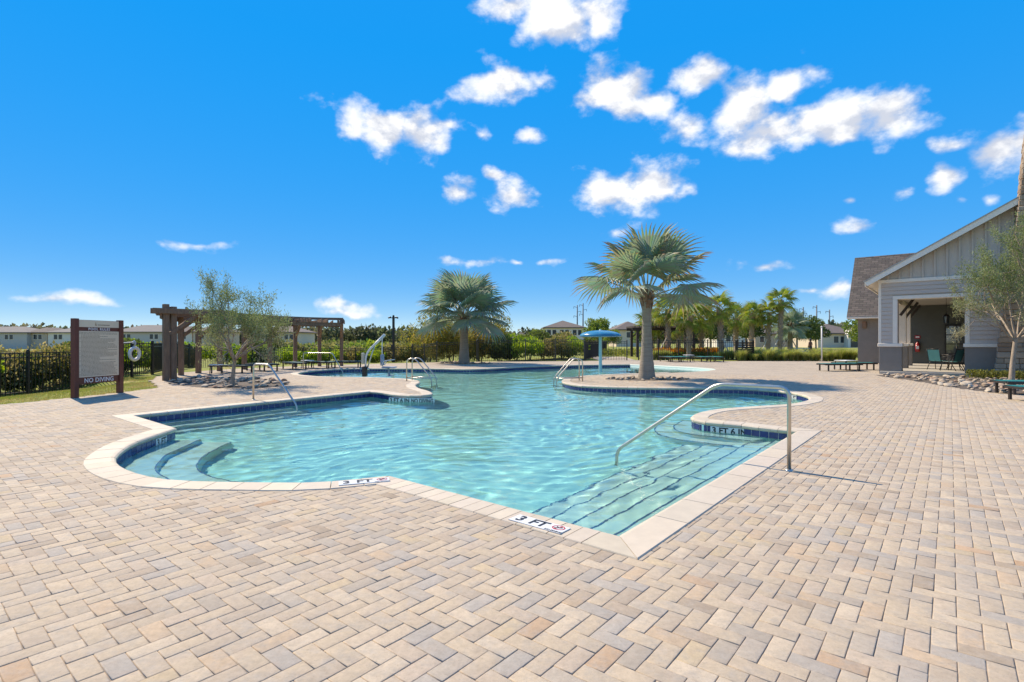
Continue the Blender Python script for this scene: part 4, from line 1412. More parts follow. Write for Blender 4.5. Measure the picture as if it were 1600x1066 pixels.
M_SABAL = mat('sabal_trunk', (0.36, 0.265, 0.19), 0.9, var=0.4, scale=6, bump=0.6, bump_scale=25, wear=((0.36, 0.29, 0.22), 7.0, 0.48, 0.75))
M_SOIL = mat('bed_soil', (0.11, 0.085, 0.065), 0.95, var=0.4, scale=9, bump=0.6, bump_scale=30)

def branchy(rng, base, height, spread, trunk_r, lean, n_main, fork_z, levels=3):
    """trunk and limbs: list of (path, radii), and twig end points"""
    tubes = []; ends = []
    top = Vector((lean[0], lean[1], fork_z))
    p = [Vector((0, 0, -0.08)), Vector((lean[0]*0.3+rng.uniform(-.02, .02), lean[1]*0.3, fork_z*0.4)), Vector((lean[0]*0.75, lean[1]*0.75, fork_z*0.8)), top]
    tubes.append((p, [trunk_r*1.3, trunk_r, trunk_r*0.9, trunk_r*0.85]))
    def grow(a, d, ln, r, lv):
        pts = [a]; dd = d.copy()
        for k in range(4):
            dd = (dd + Vector((rng.gauss(0, .16), rng.gauss(0, .16), rng.gauss(0.05, .12)))).normalized()
            pts.append(pts[-1] + dd*ln/4)
        tubes.append((pts, [r*(1-0.13*k) for k in range(5)]))
        ends.extend([(pts[3], dd.copy(), lv), (pts[4], dd.copy(), lv)])
        if lv < levels:
            for k in range(rng.choice([3, 3, 4])):
                f = rng.uniform(0.35, 1.0); i = min(3, int(f*4))
                s = pts[i] + (pts[i+1]-pts[i])*(f*4-i)
                side = Vector((rng.gauss(0, 1), rng.gauss(0, 1), rng.gauss(0.2, .6))).normalized()
                grow(s, (dd*0.8 + side*0.75).normalized(), ln*rng.uniform(.5, .75), r*0.5, lv+1)
    for k in range(n_main):
        a = 2*math.pi*(k+rng.uniform(-.25, .25))/n_main
        el = rng.uniform(0.45, 1.25)
        d = Vector((math.cos(a)*math.cos(el)*spread, math.sin(a)*math.cos(el)*spread, math.sin(el))).normalized()
        grow(top - Vector((0, 0, rng.uniform(0, 0.12))), d, (height-fork_z)*rng.uniform(.5, .72), trunk_r*0.5, 1)
    return tubes, ends
def olive(loc, height, seed, label, n_leaf, spread=1.1, lean=(0.1, 0), fork=1.2, r=0.09, name='olive_tree', pale=0.25, sc=(1, 1, 1), rz=0.0):
    rng = random.Random(seed); nr = np.random.default_rng(seed)
    tubes, ends = branchy(rng, None, height, spread, r, lean, 8, fork, 4)
    o = thing(name, label, 'tree', loc, rz); o.scale = sc
    mb = MB(); lim = MB()
    for i, (p, rr) in enumerate(tubes):
        (mb if i == 0 else lim).tube(p, [max(.004, x) for x in rr], 9 if i == 0 else 5, cap=False)
    mb.build('trunk', M_BARK, o); lim.build('limbs', M_BARK, o)
    E = np.array([tuple(e[0]) for e in ends]); D = np.array([tuple(e[1]) for e in ends])
    w = np.array([{1: 0.3, 2: 0.7, 3: 1.0, 4: 1.2}[e[2]] for e in ends]); w /= w.sum()
    k = nr.choice(len(E), n_leaf, p=w)
    P = E[k] + nr.normal(0, 0.095, (n_leaf, 3)) + D[k]*nr.uniform(-.25, .18, n_leaf)[:, None]
    keep = (P[:, 2] > fork*0.85) & (P[:, 2] < height*1.08); P = P[keep]; k = k[keep]; n = len(P)
    V, F = leaf_quads(P, nr.uniform(.06, .12, n), nr, up=0.25, aspect=0.27)
    clump = nr.random(len(E))[k]
    t = np.clip(clump*0.75 + nr.normal(0, .2, n), 0, 1)[:, None]
    col = (1-t)*np.array([.14, .185, .06]) + t*np.array([.31, .355, .165])
    low = np.clip((height*0.62 - P[:, 2])/(height*0.3), 0, 1)[:, None]*pale
    col = col*(1-low) + low*np.array([.45, .375, .26])
    obj('crown', np_mesh('crown', V, F, tint=col), M_OLIVE, o)
    return o
olive((-9.28, 17.5, 0), 3.85, 107, 'grey-green olive tree in a stone bed in front of the curved pergola', 21000, spread=1.35, lean=(-0.16, 0.05), fork=1.0, r=0.085, pale=0.35, sc=(0.72, 0.72, 0.92), rz=R(180))
olive((18.02, 19.05, 0), 5.5, 109, 'tall sparse olive tree in the stone bed before the stone chimney', 28000, spread=1.1, lean=(0.10, -0.1), fork=1.55, r=0.10, pale=0.55, sc=(0.74, 0.8, 1.0))

# fan palm leaf: petiole along +x, pleated blade round its end
def fan_leaf(rng, Rb=1.25, Lp=1.3, nseg=30, span=250, split=0.55, droop=0.25, cup=0.35, pal=None, pet_r=0.03, pitch=0.0):
    mb = MB()
    path = [Vector((Lp*t, 0, -0.05*t*t*Lp)) for t in (0, .33, .66, 1.0)]
    mb.tube(path, [pet_r*1.5, pet_r, pet_r*.85, pet_r*.75], 5, cap=False, col=pal[3])
    hub = path[-1]
    def pos(a, r, lift=0.0):
        x, y = r*math.cos(a), r*math.sin(a)
        q = (r/Rb)
        z = -cup*abs(y)*abs(y)/Rb*0.9 - droop*q**3*Rb*(0.6+0.4*math.cos(a)) + lift
        if pitch: x, z = x*math.cos(pitch)+z*math.sin(pitch), -x*math.sin(pitch)+z*math.cos(pitch)
        return hub + Vector((x, y, z))
    da = R(span)/nseg
    for k in range(nseg):
        a = -R(span)/2 + (k+.5)*da
        ln = Rb*(0.80+0.20*math.cos(a*0.62))*rng.uniform(.93, 1.05)
        rs = ln*split*rng.uniform(.92, 1.05)
        ja = rng.gauss(0, .018)
        h = 0.055*Rb*da/0.14*0.5
        l1, m1, r1 = pos(a-da/2, rs), pos(a, rs, h), pos(a+da/2, rs)
        r2 = rs+(ln-rs)*.55
        wv = da*0.30
        l2, m2, rr2 = pos(a+ja-wv/2, r2, -rng.uniform(0, .03)), pos(a+ja, r2, h*.5), pos(a+ja+wv/2, r2, -rng.uniform(0, .03))
        tip = pos(a+ja*2, ln, -rng.uniform(.02, .10)*Rb)
        c0 = [c*rng.uniform(.86, 1.12) for c in pal[0]]; c1 = [c*rng.uniform(.86, 1.12) for c in pal[1]]; c2 = [c*rng.uniform(.8, 1.15) for c in pal[2]]
        vs = [hub, l1, m1, r1, l2, m2, rr2, tip]
        mb.add(vs, [(0, 1, 2), (0, 2, 3)], c0); mb.add(vs, [(1, 4, 5, 2), (2, 5, 6, 3)], c1); mb.add(vs, [(4, 7, 5), (5, 7, 6)], c2)
    return mb.mesh('frond')
def place_frond(me, parent, az, el, org, m, roll=0.0, s=1.0, name='frond'):
    d = Vector((math.cos(az)*math.cos(el), math.sin(az)*math.cos(el), math.sin(el)))
    y = Vector((-math.sin(az), math.cos(az), 0)); z = d.cross(y)
    M0 = Matrix((d, y, z)).transposed().to_4x4() @ Matrix.Rotation(roll, 4, 'X') @ Matrix.Scale(s, 4)
    M0.translation = Vector(org)
    o = obj(name, me, m, parent); o.matrix_local = M0
    return o
def silver_palm(loc, th, r0, r1, seed, label, nf, Rb, Lp, pals, lo=-0.55):
    rng = random.Random(seed)
    o = thing('silver_fan_palm', label, 'palm tree', loc)
    mb = MB(); prof = []
    for k in range(26):
        t = k/25
        rr = r1+(r0-r1)*(1-t)**3.0 + (0.010 if k % 2 else 0)
        prof.append((rr, -0.05+t*(th+0.05)))
    mb.lathe(prof, 20); mb.build('trunk', M_PTRUNK, o)
    for k in range(16):           # old leaf bases at the top of the trunk
        a = k*2.4; z = th-0.55+0.045*k
        d = Vector((math.cos(a), math.sin(a), 0))
        MB().beam(d*(r1*0.80)+Vector((0, 0, z)), d*(r1*1.35+0.02*k*0.4)+Vector((0, 0, z+0.34)), 0.17, 0.05, 0.01, up=d).build('leaf_base', M_BOOT, o)
    meshes = [fan_leaf(rng, Rb*rng.uniform(.94, 1.06), Lp*rng.uniform(.9, 1.1), 30, rng.choice([235, 260, 285]), rng.uniform(.5, .6), rng.uniform(.06, .26), rng.uniform(.25, .5), pals[i % len(pals)], pitch=(0.03+0.075*i)) for i in range(7)]
    for k in range(nf):
        f = k/(nf-1)
        el = 1.42 - (1.42-lo)*f**1.12 + rng.uniform(-.08, .08)
        az = k*2.39996+seed*0.7+rng.uniform(-.15, .15)
        place_frond(meshes[min(6, max(0, int(f*6+rng.uniform(-1, 1))))], o, az, el, (0, 0, th-0.05), M_FROND, rng.uniform(-.3, .3), rng.uniform(.92, 1.06)*1.0)
    return o
SIL = [((.27,.34,.22), (.26,.33,.215), (.25,.30,.19), (.42,.44,.33)), ((.30,.37,.26), (.29,.35,.25), (.28,.32,.21), (.42,.44,.33))]
TAN = [((.26,.33,.20), (.28,.32,.17), (.36,.28,.13), (.45,.45,.32)), ((.24,.32,.22), (.26,.31,.20), (.31,.28,.15), (.45,.45,.32)), ((.29,.33,.18), (.32,.31,.15), (.41,.28,.13), (.45,.43,.29))]
silver_palm((5.27, 20.65, 0), 3.2, 0.35, 0.17, 5, 'large fan palm with tan-tipped silvery fronds on the paved point between the pools', 18, 1.5, 1.62, TAN, lo=0.10)
silver_palm((-3.2, 35.3, 0), 2.95, 0.40, 0.25, 3, 'full blue-green silver fan palm on the far deck before the grey fence', 34, 1.72, 1.95, SIL, lo=-0.10)

def cabbage_palm(th, seed, Rb=0.85, Lp=0.85, n=21):
    rng = random.Random(seed)
    o = thing('cabbage_palm', '-', 'palm tree')
    mb = MB(); bend = rng.uniform(-.2, .2)
    path = [Vector((bend*(t**2), 0, -0.05+t*th)) for t in np.linspace(0, 1, 12)]
    mb.tube(path, [0.20+0.02*math.sin(i*2.1) for i in range(12)], 10, cap=False)
    mb.build('trunk', M_SABAL, o)
    mb = MB()
    for k in range(int(th*16)):
        a = k*2.4; z = 0.7+k/16*0.85
        if z > th-0.1: break
        f = z/th; c = Vector((bend*f*f, 0, z)); d = Vector((math.cos(a), math.sin(a), 0))
        mb.beam(c+d*0.17, c+d*0.29+Vector((0, 0, .26)), 0.12, 0.03, up=d)
    tag(mb.build('leaf_bases', M_SABAL, o), kind='stuff')
    pal = [((.28,.35,.06), (.29,.35,.06), (.38,.34,.11), (.38,.38,.14)), ((.21,.28,.055), (.22,.28,.055), (.29,.29,.09), (.36,.37,.14))]
    meshes = [fan_leaf(rng, Rb, Lp, 20, 250, .45, rng.uniform(.3, .6), .6, pal[i % 2], 0.018) for i in range(3)]
    for k in range(n):
        el = 1.35-2.15*(k/(n-1))
        place_frond(meshes[k % 3], o, k*2.4+seed, el, (bend, 0, th-0.05), M_LEAF, rng.uniform(-.4, .4), rng.uniform(.85, 1.1))
    return o
CP = [cabbage_palm(3.3, 1), cabbage_palm(4.3, 2), cabbage_palm(5.6, 4)]
cpu = [False]*3
def put_cabbage(kind, u, y, label, rz, brace=True, s=1.0):
    o = CP[kind] if not cpu[kind] else copy_tree(CP[kind]); cpu[kind] = True
    x = (u-800)/F_PX*y
    o.location = (x, y, ground_z(x, y)); o.rotation_euler = (0, 0, rz); o.scale = (s, s, s); o['label'] = label; o['group'] = 'cabbage palms beyond the pool fence'
    return o, x
def add_braces(o, sides):
    z = ground_z(o.location.x, o.location.y)
    for sx, sy in sides:
        MBx = MB().beam((sx*0.16, sy*0.16, 1.75), (sx*1.25, sy*1.25, 0.0), 0.10, 0.05)
        b = MBx.build('support_brace', mat('pale_brace_lumber', (0.55, 0.49, 0.40), 0.8, var=0.15), o)
        c, s = math.cos(-o.rotation_euler.z), math.sin(-o.rotation_euler.z)
        b.rotation_euler = (0, 0, -o.rotation_euler.z)
spots = [(0, 1018, 50, 'short cabbage palm just behind the large fan palm trunk', 0.3, None, 1.0),
 (1, 1044, 47, 'cabbage palm with a slanting wooden brace beside the dark arbor', 1.4, [(-1, -.2)], 1.0),
 (0, 1076, 45, 'cabbage palm growing up through the dark fence by the lounger row', 2.2, None, 1.12),
 (0, 1096, 50, 'cabbage palm behind the orange flower bed', 0.9, None, 1.12),
 (0, 1060, 54, 'shaded cabbage palm under the dark arbor beam', 4.0, [(1, -.2)], 1.0),
 (1, 1127, 44, 'tall slim cabbage palm at the fence end by the orange flowers', 3.1, None, 0.98),
 (1, 1174, 55, 'braced cabbage palm in the ornamental grass closest to the bin enclosure', 5.2, [(-1, -.15)], 1.0),
 (1, 1200, 54, 'middle braced cabbage palm in the ornamental grass', 0.2, [(-.75, -.3)], 1.0),
 (2, 1219, 53, 'tallest cabbage palm rising over the ornamental grass', 2.6, [(-1, -.2)], 1.0),
 (0, 1150, 60, 'dense cabbage palm far behind the bin enclosure', 1.1, None, 1.25)]
for kind, u, y, lab, rz, br, s in spots:
    o, x = put_cabbage(kind, u, y, lab, rz, s=s)
    if br: add_braces(o, br)
o = silver_palm((29.5, 56.0, -0.03), 3.0, 0.34, 0.22, 9, 'smaller silver fan palm behind the tall cabbage palm and the pale table', 20, 1.2, 1.3, SIL)
add_braces(o, [(-1, -.2), (1, .2)])

# ------------------------------------------------------------------ shrubs
def leaf_blob(n, seed, rx, ry, h, size, cols, lumps=9, base=0.0, open_=0.0, aspect=.55):
    rng = np.random.default_rng(seed)
    C = np.stack([rng.uniform(-.62, .62, lumps)*rx, rng.uniform(-.62, .62, lumps)*ry, base + h*rng.uniform(.25, .74, lumps)], 1)
    S = rng.uniform(.30, .55, lumps)
    k = rng.integers(0, lumps, n)
    d = rng.normal(size=(n, 3)); d /= np.linalg.norm(d, axis=1, keepdims=True)
    rad = S[k]*(rng.uniform(.55, 1.0, n)**.6)*(1+open_*rng.normal(0, .3, n))
    P = C[k] + d*rad[:, None]*np.array([rx, ry, h*.55])
    P = P[P[:, 2] > base-0.02]; n2 = len(P); k = k[:n2]
    V, F = leaf_quads(P, rng.uniform(.6, 1.3, n2)*size, rng, up=0.5, aspect=aspect)
    cols = np.array(cols)
    ci = rng.integers(0, len(cols), lumps)
    col = cols[ci][k]*0.6 + cols[rng.integers(0, len(cols), n2)]*0.4
    col *= rng.uniform(.75, 1.25, (n2, 1))
    return V, F, col
def shrub_proto(name, seed, rx, ry, h, size, cols, n, lumps=9, stems=5, aspect=.55, open_=0.0):
    V, F, col = leaf_blob(n, seed, rx, ry, h, size, cols, lumps, 0.05, open_, aspect)
    o = thing(name, '-', 'shrub')
    obj('foliage', np_mesh('foliage', V, F, tint=col), M_LEAF, o)
    rng = random.Random(seed); mb = MB()
    for k in range(stems):
        a = rng.uniform(0, 6.28); q = rng.uniform(.2, .6)
        mb.tube([(0.05*math.cos(a), 0.05*math.sin(a), -.05), (rx*q*.5*math.cos(a), ry*q*.5*math.sin(a), h*.4), (rx*q*math.cos(a), ry*q*math.sin(a), h*.75)], [.03, .02, .01], 5, cap=False)
    mb.build('stem', M_BARK, o)
    return o
LIME = [(.30,.42,.03), (.25,.36,.03), (.36,.45,.06), (.17,.27,.04)]
DARK = [(.08,.115,.03), (.10,.14,.035), (.15,.17,.045), (.06,.09,.03)]
OLV = [(.20,.20,.05), (.26,.22,.07), (.15,.18,.045), (.36,.31,.15)]
YEL = [(.36,.29,.05), (.28,.26,.05), (.19,.21,.045), (.40,.30,.10)]
PROT = {'lime': shrub_proto('lime_shrub', 31, 1.5, 1.5, 1.7, .17, LIME, 4200, 11), 'dark': shrub_proto('dark_shrub', 32, 1.3, 1.3, 1.9, .16, DARK, 4200, 10),
        'olv': shrub_proto('mottled_shrub', 33, 1.4, 1.4, 1.8, .15, OLV, 4200, 12, open_=.5), 'yel': shrub_proto('yellow_green_shrub', 34, 2.0, 1.8, 3.6, .20, YEL, 6500, 16, 8, .32, .6)}
pu = {}
def shrub(kind, u, y, s, label, group=None, sz=None, x=None):
    o = PROT[kind] if kind not in pu else copy_tree(PROT[kind]); pu[kind] = 1
    if x is None: x = (u-800)/F_PX*y
    o.location = (x, y, ground_z(x, y)-0.05); o.rotation_euler = (0, 0, RNG.uniform(0, 6.28)); o.scale = (s, s, sz or s)
    o['label'] = label
    if group: o['group'] = group
    elif 'group' in o: del o['group']
SG = 'shrubs along the outside of the fence'
NEARBY = [('lime',-18.0,2.6,1.1,.95,'lime green shrub at the far open end of the lawn fence'),('olv',-18.1,5.4,1.1,.95,'mottled shrub near the open end of the lawn fence'),('lime',-18.1,8.4,1.1,.92,'wide lime green shrub along the open stretch of lawn fence'),('dark',-18.0,11.6,1.0,.85,'dark shrub along the open stretch of lawn fence'),('lime',-17.9,14.6,1.0,.92,'lime green shrub past the dark one along the lawn fence'),('lime',-18.1,16.6,.95,.9,'second lime green shrub along the lawn fence, before the mottled one'),('olv',-17.7,18.2,.9,.98,'mottled straw-flecked shrub against the fence just before the rules board'),('olv',-17.8,19.9,.95,.98,'mottled straw-flecked shrub right behind the rules board'),('dark',-17.5,19.0,.75,.75,'small dark shrub squeezed between two mottled shrubs at the rules board'),('dark',-17.6,21.4,.9,.85,'dark shrub behind the life ring post'),('lime',-18.2,23.2,1.1,1.0,'tall lime green shrub behind the fence corner by the pergola'),
        ('dark',-18.9,25.5,1,.9,'dark shrub behind the sloping run of fence'),('lime',-20.2,27.5,1.2,1.0,'lime shrub seen between the first and second pergola posts'),('lime',-20.8,30.0,1.2,1.0,'lime shrub behind the third pergola post'),('olv',-21.0,32.5,1.1,1.0,'mottled shrub behind the fourth pergola post'),('lime',-21.4,35,1.2,1.05,'lime shrub behind the fence bend in back of the olive tree'),('lime',-20.6,38,1.2,1.05,'lime shrub beyond the fence bend, behind the middle pergola posts'),('dark',-19.6,40.6,1.1,.9,'dark shrub between two lime shrubs past the fence bend'),
        ('lime',-18.2,42.6,1.2,.95,'lime shrub at the back fence following the dark one'),('lime',-16,44.6,1.2,.95,'lime shrub at the back fence beside the mottled shrub'),('olv',-14,45.6,1.1,1.0,'mottled shrub at the back fence between lime shrubs behind the last pergola posts'),('lime',-12,45.8,1.2,.92,'lime shrub at the back fence just past the last pergola post'),('olv',-10.2,45.6,1.2,1.1,'tall mottled shrub behind the pool lift arm'),('dark',-8.3,45.2,1.0,1.0,'dark shrub between the pool lift and the camera pole')]
for kind, x, y, s, sz, lab in NEARBY:
    shrub(kind, None, y, s, lab, SG, sz, x)
for x, y, s, lab in [(-7.0,44.4,1.12,'tall yellow-green willowy shrub directly behind the camera pole'),(-4.9,43.0,1.28,'tall yellow-green willowy shrub left of the far silver palm'),(-2.6,43.2,1.2,'yellow-green willowy shrub behind the far silver palm trunk'),(-3.6,41.9,.7,'lower yellow-green shrub against the dark fence')]:
    shrub('yel', None, y, s, lab, None, None, x)
for x, y, s, k, lab in [(-1.0,41.5,1.1,'dark','dark shrub outside the grey fence closest to the far silver palm'),(1.4,41.6,1.05,'lime','bright green shrub against the middle of the grey fence'),(3.4,42.4,1.1,'olv','mottled shrub outside the grey fence left of the fountain'),(0.3,43.4,1.25,'lime','taller bright green shrub in the second row behind the grey fence'),(2.6,44.4,1.3,'dark','large dark shrub in the second row behind the grey fence'),(4.8,43.6,1.1,'lime','bright green shrub outside the end of the grey fence'),(4.4,46,1.3,'olv','large mottled shrub at the back behind the end of the grey fence')]:
    shrub(k, None, y, s, lab, 'shrubs beyond the grey fence', None, x)

def grass_clump_mesh(seed, n, h, r, cols):
    rng = np.random.default_rng(seed)
    th = rng.uniform(0, 6.28, n); q = rng.uniform(0, .25, n)*r
    B = np.stack([np.cos(th)*q, np.sin(th)*q, np.zeros(n)], 1)
    out = np.stack([np.cos(th+rng.normal(0, .4, n)), np.sin(th+rng.normal(0, .4, n)), np.zeros(n)], 1)
    L = rng.uniform(.6, 1.1, n)*h; sp = rng.uniform(.15, 1.0, n)*r
    Mp = B + out*(sp*.35)[:, None]; Mp[:, 2] += L*.65
    T = B + out*sp[:, None]; T[:, 2] += L*rng.uniform(.75, 1.0, n)
    w = np.stack([-np.sin(th), np.cos(th), 0*th], 1)*.009
    V = np.stack([B-w, B+w, Mp+w*.8, Mp-w*.8, T], 1).reshape(-1, 3)
    i = np.arange(n)*5
    F = np.concatenate([np.stack([i, i+1, i+2, i+3], 1), np.stack([i+3, i+2, i+4, i+4], 1)])
    me = bpy.data.meshes.new('blades')
    fs = [tuple(f) if f[2] != f[3] else tuple(f[:3]) for f in F.tolist()]
    me.from_pydata(V.tolist(), [], fs)
    a = me.attributes.new('tint', 'FLOAT_COLOR', 'FACE')
    c = np.array(cols)[rng.integers(0, len(cols), n)]*rng.uniform(.8, 1.2, (n, 1))
    buf = np.ones((2*n, 4), np.float32); buf[:n, :3] = c; buf[n:, :3] = c*1.1
    a.data.foreach_set('color', buf.ravel()); me.update()
    me.materials.append(M_LEAF)
    return me
GR = [grass_clump_mesh(40+i, 420, 0.95, .55, [(.24,.29,.06), (.29,.33,.08), (.19,.25,.05), (.38,.34,.14)]) for i in range(3)]
def grass_clump(x, y, s, label, group):
    o = obj('ornamental_grass', GR[RNG.randrange(3)]); o.location = (x, y, min(0, ground_z(x, y))); o.rotation_euler = (0, 0, RNG.uniform(0, 6.28)); o.scale = (s*1.1, s*1.1, s)
    tag(o, label, 'grass', group)
for row, yy in enumerate((39.6, 40.6, 41.6)):
    for k in range(15):
        u = 1160+k*7.0+RNG.uniform(-3, 3)
        if u > 1254: continue
        grass_clump((u-800)/F_PX*yy, yy+RNG.uniform(-.3, .3), RNG.uniform(.65, 1.15), 'arching ornamental grass clump between the bin enclosure and the walkway gap', 'ornamental grasses beside the deck edge')
for row, yy in enumerate((39.2, 40.3)):
    for k in range(11):
        u = 1260+k*9+RNG.uniform(-3, 3)
        grass_clump((u-800)/F_PX*yy, yy+RNG.uniform(-.3, .3), RNG.uniform(.65, 1.15), 'arching ornamental grass clump between the walkway gap and the grey wing', 'ornamental grasses near the grey wing')
for k in range(7):
    u = 1022+k*7 if k < 4 else 1128+(k-4)*8
    grass_clump((u-800)/F_PX*42.2, 42.2, RNG.uniform(.8, 1.0), 'ornamental grass clump just behind the dark fence', 'ornamental grasses behind the dark fence')
def flower_bed():
    rng = np.random.default_rng(77)
    n = 2600
    X = rng.uniform(12.4, 18.2, n); Y = rng.uniform(45.5, 47.0, n)
    P = np.stack([X, Y, rng.uniform(0, .75, n)], 1)
    V, F = leaf_quads(P, rng.uniform(.14, .26, n), rng, up=.8, aspect=.6)
    t = (P[:, 2] > .45)[:, None]
    col = np.where(t, np.array([.42, .20, .03]), np.array([.12, .19, .03]))*rng.uniform(.7, 1.25, (n, 1))
    o = obj('flower_bed', np_mesh('flower_bed', V, F, tint=col), M_LEAF)
    tag(o, 'bed of orange flowers behind the dark fence', 'flowers', None, 'stuff')
flower_bed()
def ground_cover():
    rng = np.random.default_rng(78); n = 3200
    t = rng.uniform(3.0, 6.4, n); s_ = rng.uniform(-1.55, -0.75, n)
    P0 = np.array([16.75, 24.1]); XY = P0 + t[:, None]*np.array(B_DIR) + s_[:, None]*np.array(A_DIR)
    P = np.column_stack([XY, rng.uniform(.0, .30, n)])
    V, F = leaf_quads(P, rng.uniform(.05, .11, n), rng, up=.8, aspect=.5)
    col = np.array([.19, .20, .05])*rng.uniform(.5, 1.4, (n, 1))
    o = obj('ground_cover', np_mesh('ground_cover', V, F, tint=col), M_LEAF)
    tag(o, 'low yellow-green ground cover at the foot of the stone chimney', 'plants', None, 'stuff')
    n = 2600
    X = rng.uniform(6.9, 13, n); P = np.stack([X, 52+rng.uniform(-2, 2, n)+(X-7)*.4, rng.uniform(0, .6, n)], 1)
    P = P[(P[:, 0] > 10.8) | (P[:, 1] > 50.5)]
    V, F = leaf_quads(P, rng.uniform(.12, .22, len(P)), rng, up=.8, aspect=.5)
    col = np.array([.22, .24, .05])*rng.uniform(.6, 1.3, (len(P), 1))
    o = obj('walkway_planting', np_mesh('walkway_planting', V, F, tint=col), M_LEAF)
    tag(o, 'low yellow-green planting beside the exit walkway', 'plants', None, 'stuff')
ground_cover()

# ------------------------------------------------------------------ stone beds
ROCKS = []
def rock_mesh(seed):
    rng = random.Random(seed); bm = bmesh.new()
    bmesh.ops.create_icosphere(bm, subdivisions=2, radius=1)
    k = [Vector((rng.gauss(0, 1), rng.gauss(0, 1), rng.gauss(0, 1))).normalized() for _ in range(7)]
    a = [rng.uniform(.40, .8) for _ in k]
    for v in bm.verts:
        for kk, aa in zip(k, a):
            d = v.co.dot(kk)
            if d > aa: v.co -= kk*(d-aa)*.85
        v.co *= rng.uniform(.97, 1.03)
    me = bpy.data.meshes.new('river_rock'); bm.to_mesh(me); bm.free()
    me.polygons.foreach_set('use_smooth', [True]*len(me.polygons))
    return me
STONE_COL = [(.40,.31,.22), (.33,.245,.17), (.46,.375,.28), (.28,.225,.175), (.40,.25,.165), (.48,.40,.30)]
ST_M = [mat('river_stone_%d' % i, c, .85, var=.25, scale=3, bump=.25, bump_scale=10) for i, c in enumerate(STONE_COL)]
for i in range(6):
    me = rock_mesh(i+3); me.materials.append(ST_M[i]); ROCKS.append(me)
def rock_bed(poly, n, smin, smax, label, group, avoid=None, nobj=999):
    v, t = fill([poly], -0.004); mb = MB(); mb.add(v, t)
    bed = mb.build('soil_bed', M_SOIL); tag(bed, 'soil under '+label.split(' ', 1)[1] if False else None, None, None, 'structure')
    bed['label'] = 'dark soil of the bed that holds the '+group
    Pn = V2(poly); lo, hi = Pn.min(0), Pn.max(0)
    rng = np.random.default_rng(int(abs(lo[0]*100)))
    c = []; tries = 0
    while len(c) < n and tries < 60:
        P = lo + (hi-lo)*rng.random((n*2, 2)); P = P[inside(P, Pn)]
        if avoid is not None: P = P[[not avoid(*q) for q in P]]
        for q in P:
            if len(c) < n and all((q[0]-w[0])**2+(q[1]-w[1])**2 > (smin*1.05)**2 for w in c): c.append(tuple(q))
        tries += 1
    for q in c[:nobj]:
        s = rng.uniform(smin, smax)
        o = obj('river_rock', ROCKS[rng.integers(6)])
        o.location = (q[0], q[1], s*.18); o.scale = (s, s*rng.uniform(.6, .9), s*rng.uniform(.35, .55)); o.rotation_euler = (rng.normal(0, .2), rng.normal(0, .2), rng.uniform(0, 6.28))
        tag(o, label, 'rock', group)
    rest = c[nobj:]
    if rest:
        Vs = []; Fs = []; off = 0
        src = [(np.array([v.co for v in m_.vertices]), np.array([tuple(p.vertices) for p in m_.polygons])) for m_ in ROCKS]
        for q in rest:
            v_, f_ = src[rng.integers(6)]; s = rng.uniform(smin, smax)*.8; a = rng.uniform(0, 6.28)
            w = v_*np.array([s, s*.75, s*.45])
            Vs.append(np.stack([w[:, 0]*math.cos(a)-w[:, 1]*math.sin(a)+q[0], w[:, 0]*math.sin(a)+w[:, 1]*math.cos(a)+q[1], w[:, 2]+s*.15], 1)); Fs.append(f_+off); off += len(v_)
        o = obj('river_rock_fill', np_mesh('river_rock_fill', np.concatenate(Vs), np.concatenate(Fs), smooth=True), ST_M[0])
        tag(o, 'smaller river rocks filling the bed with the '+group, 'rocks', None, 'stuff')
near_f = lambda x, y: (Vector((x-16.75, y-24.1)).dot(A_DIR) > -0.75) or x > 20.5 or (x/y > 1.06)
rock_bed(BED_RIGHT, 260, .08, .17, 'tan and grey river rock in the bed before the porch and chimney', 'river rocks before the porch', near_f, 140)
rock_bed(BED_LEFT, 110, .09, .19, 'pale river rock in the bed round the olive tree by the pergola', 'river rocks round the left olive tree', None, 80)
rock_bed(BED_PALM, 40, .08, .16, 'small river rock ringing the trunk of the large tan-tipped palm', 'river rocks round the large palm', lambda x, y: math.hypot(x-5.27, y-20.65) < .47)
rock_bed(BED_PALM2, 24, .12, .22, 'river rock ringing the trunk of the far silver palm', 'river rocks round the far palm', lambda x, y: math.hypot(x+3.2, y-35.3) < .47)
# ------------------------------------------------------------------ clubhouse: t runs along the front, s runs into the building
P0 = Vector((16.75, 24.1, 0))
def Wt(t, s, z=0.0): return P0 + B3*t + A3*s + Vector((0, 0, z))
HOUSE = thing('clubhouse', 'grey clubhouse with gabled porch, lap siding, cream trim and shingled wing', 'building', tuple(P0), math.atan2(B_DIR.y, B_DIR.x))
# local axes of HOUSE: x = t, y = s
M_SIDE = mat('grey_lap_siding', (0.58, 0.49, 0.415), 0.7, var=0.06, scale=2, stretch=(1, 1, 6), bump=0.08, bump_scale=30)
M_BATT = mat('grey_board_and_batten', (0.56, 0.49, 0.415), 0.7, var=0.06, scale=2)
M_TRIM = mat('cream_trim_paint', (0.85, 0.76, 0.645), 0.6, var=0.06, scale=4)
M_BASE = mat('slate_grey_render', (0.235, 0.208, 0.18), 0.8, var=0.10, scale=3, bump=0.15, bump_scale=60)
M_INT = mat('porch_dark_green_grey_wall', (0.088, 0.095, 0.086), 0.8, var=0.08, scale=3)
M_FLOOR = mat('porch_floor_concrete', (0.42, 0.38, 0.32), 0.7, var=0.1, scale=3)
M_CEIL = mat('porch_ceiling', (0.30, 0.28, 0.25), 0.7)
M_METAL_ROOF = mat('roof_edge_metal', (0.40, 0.37, 0.33), 0.5)
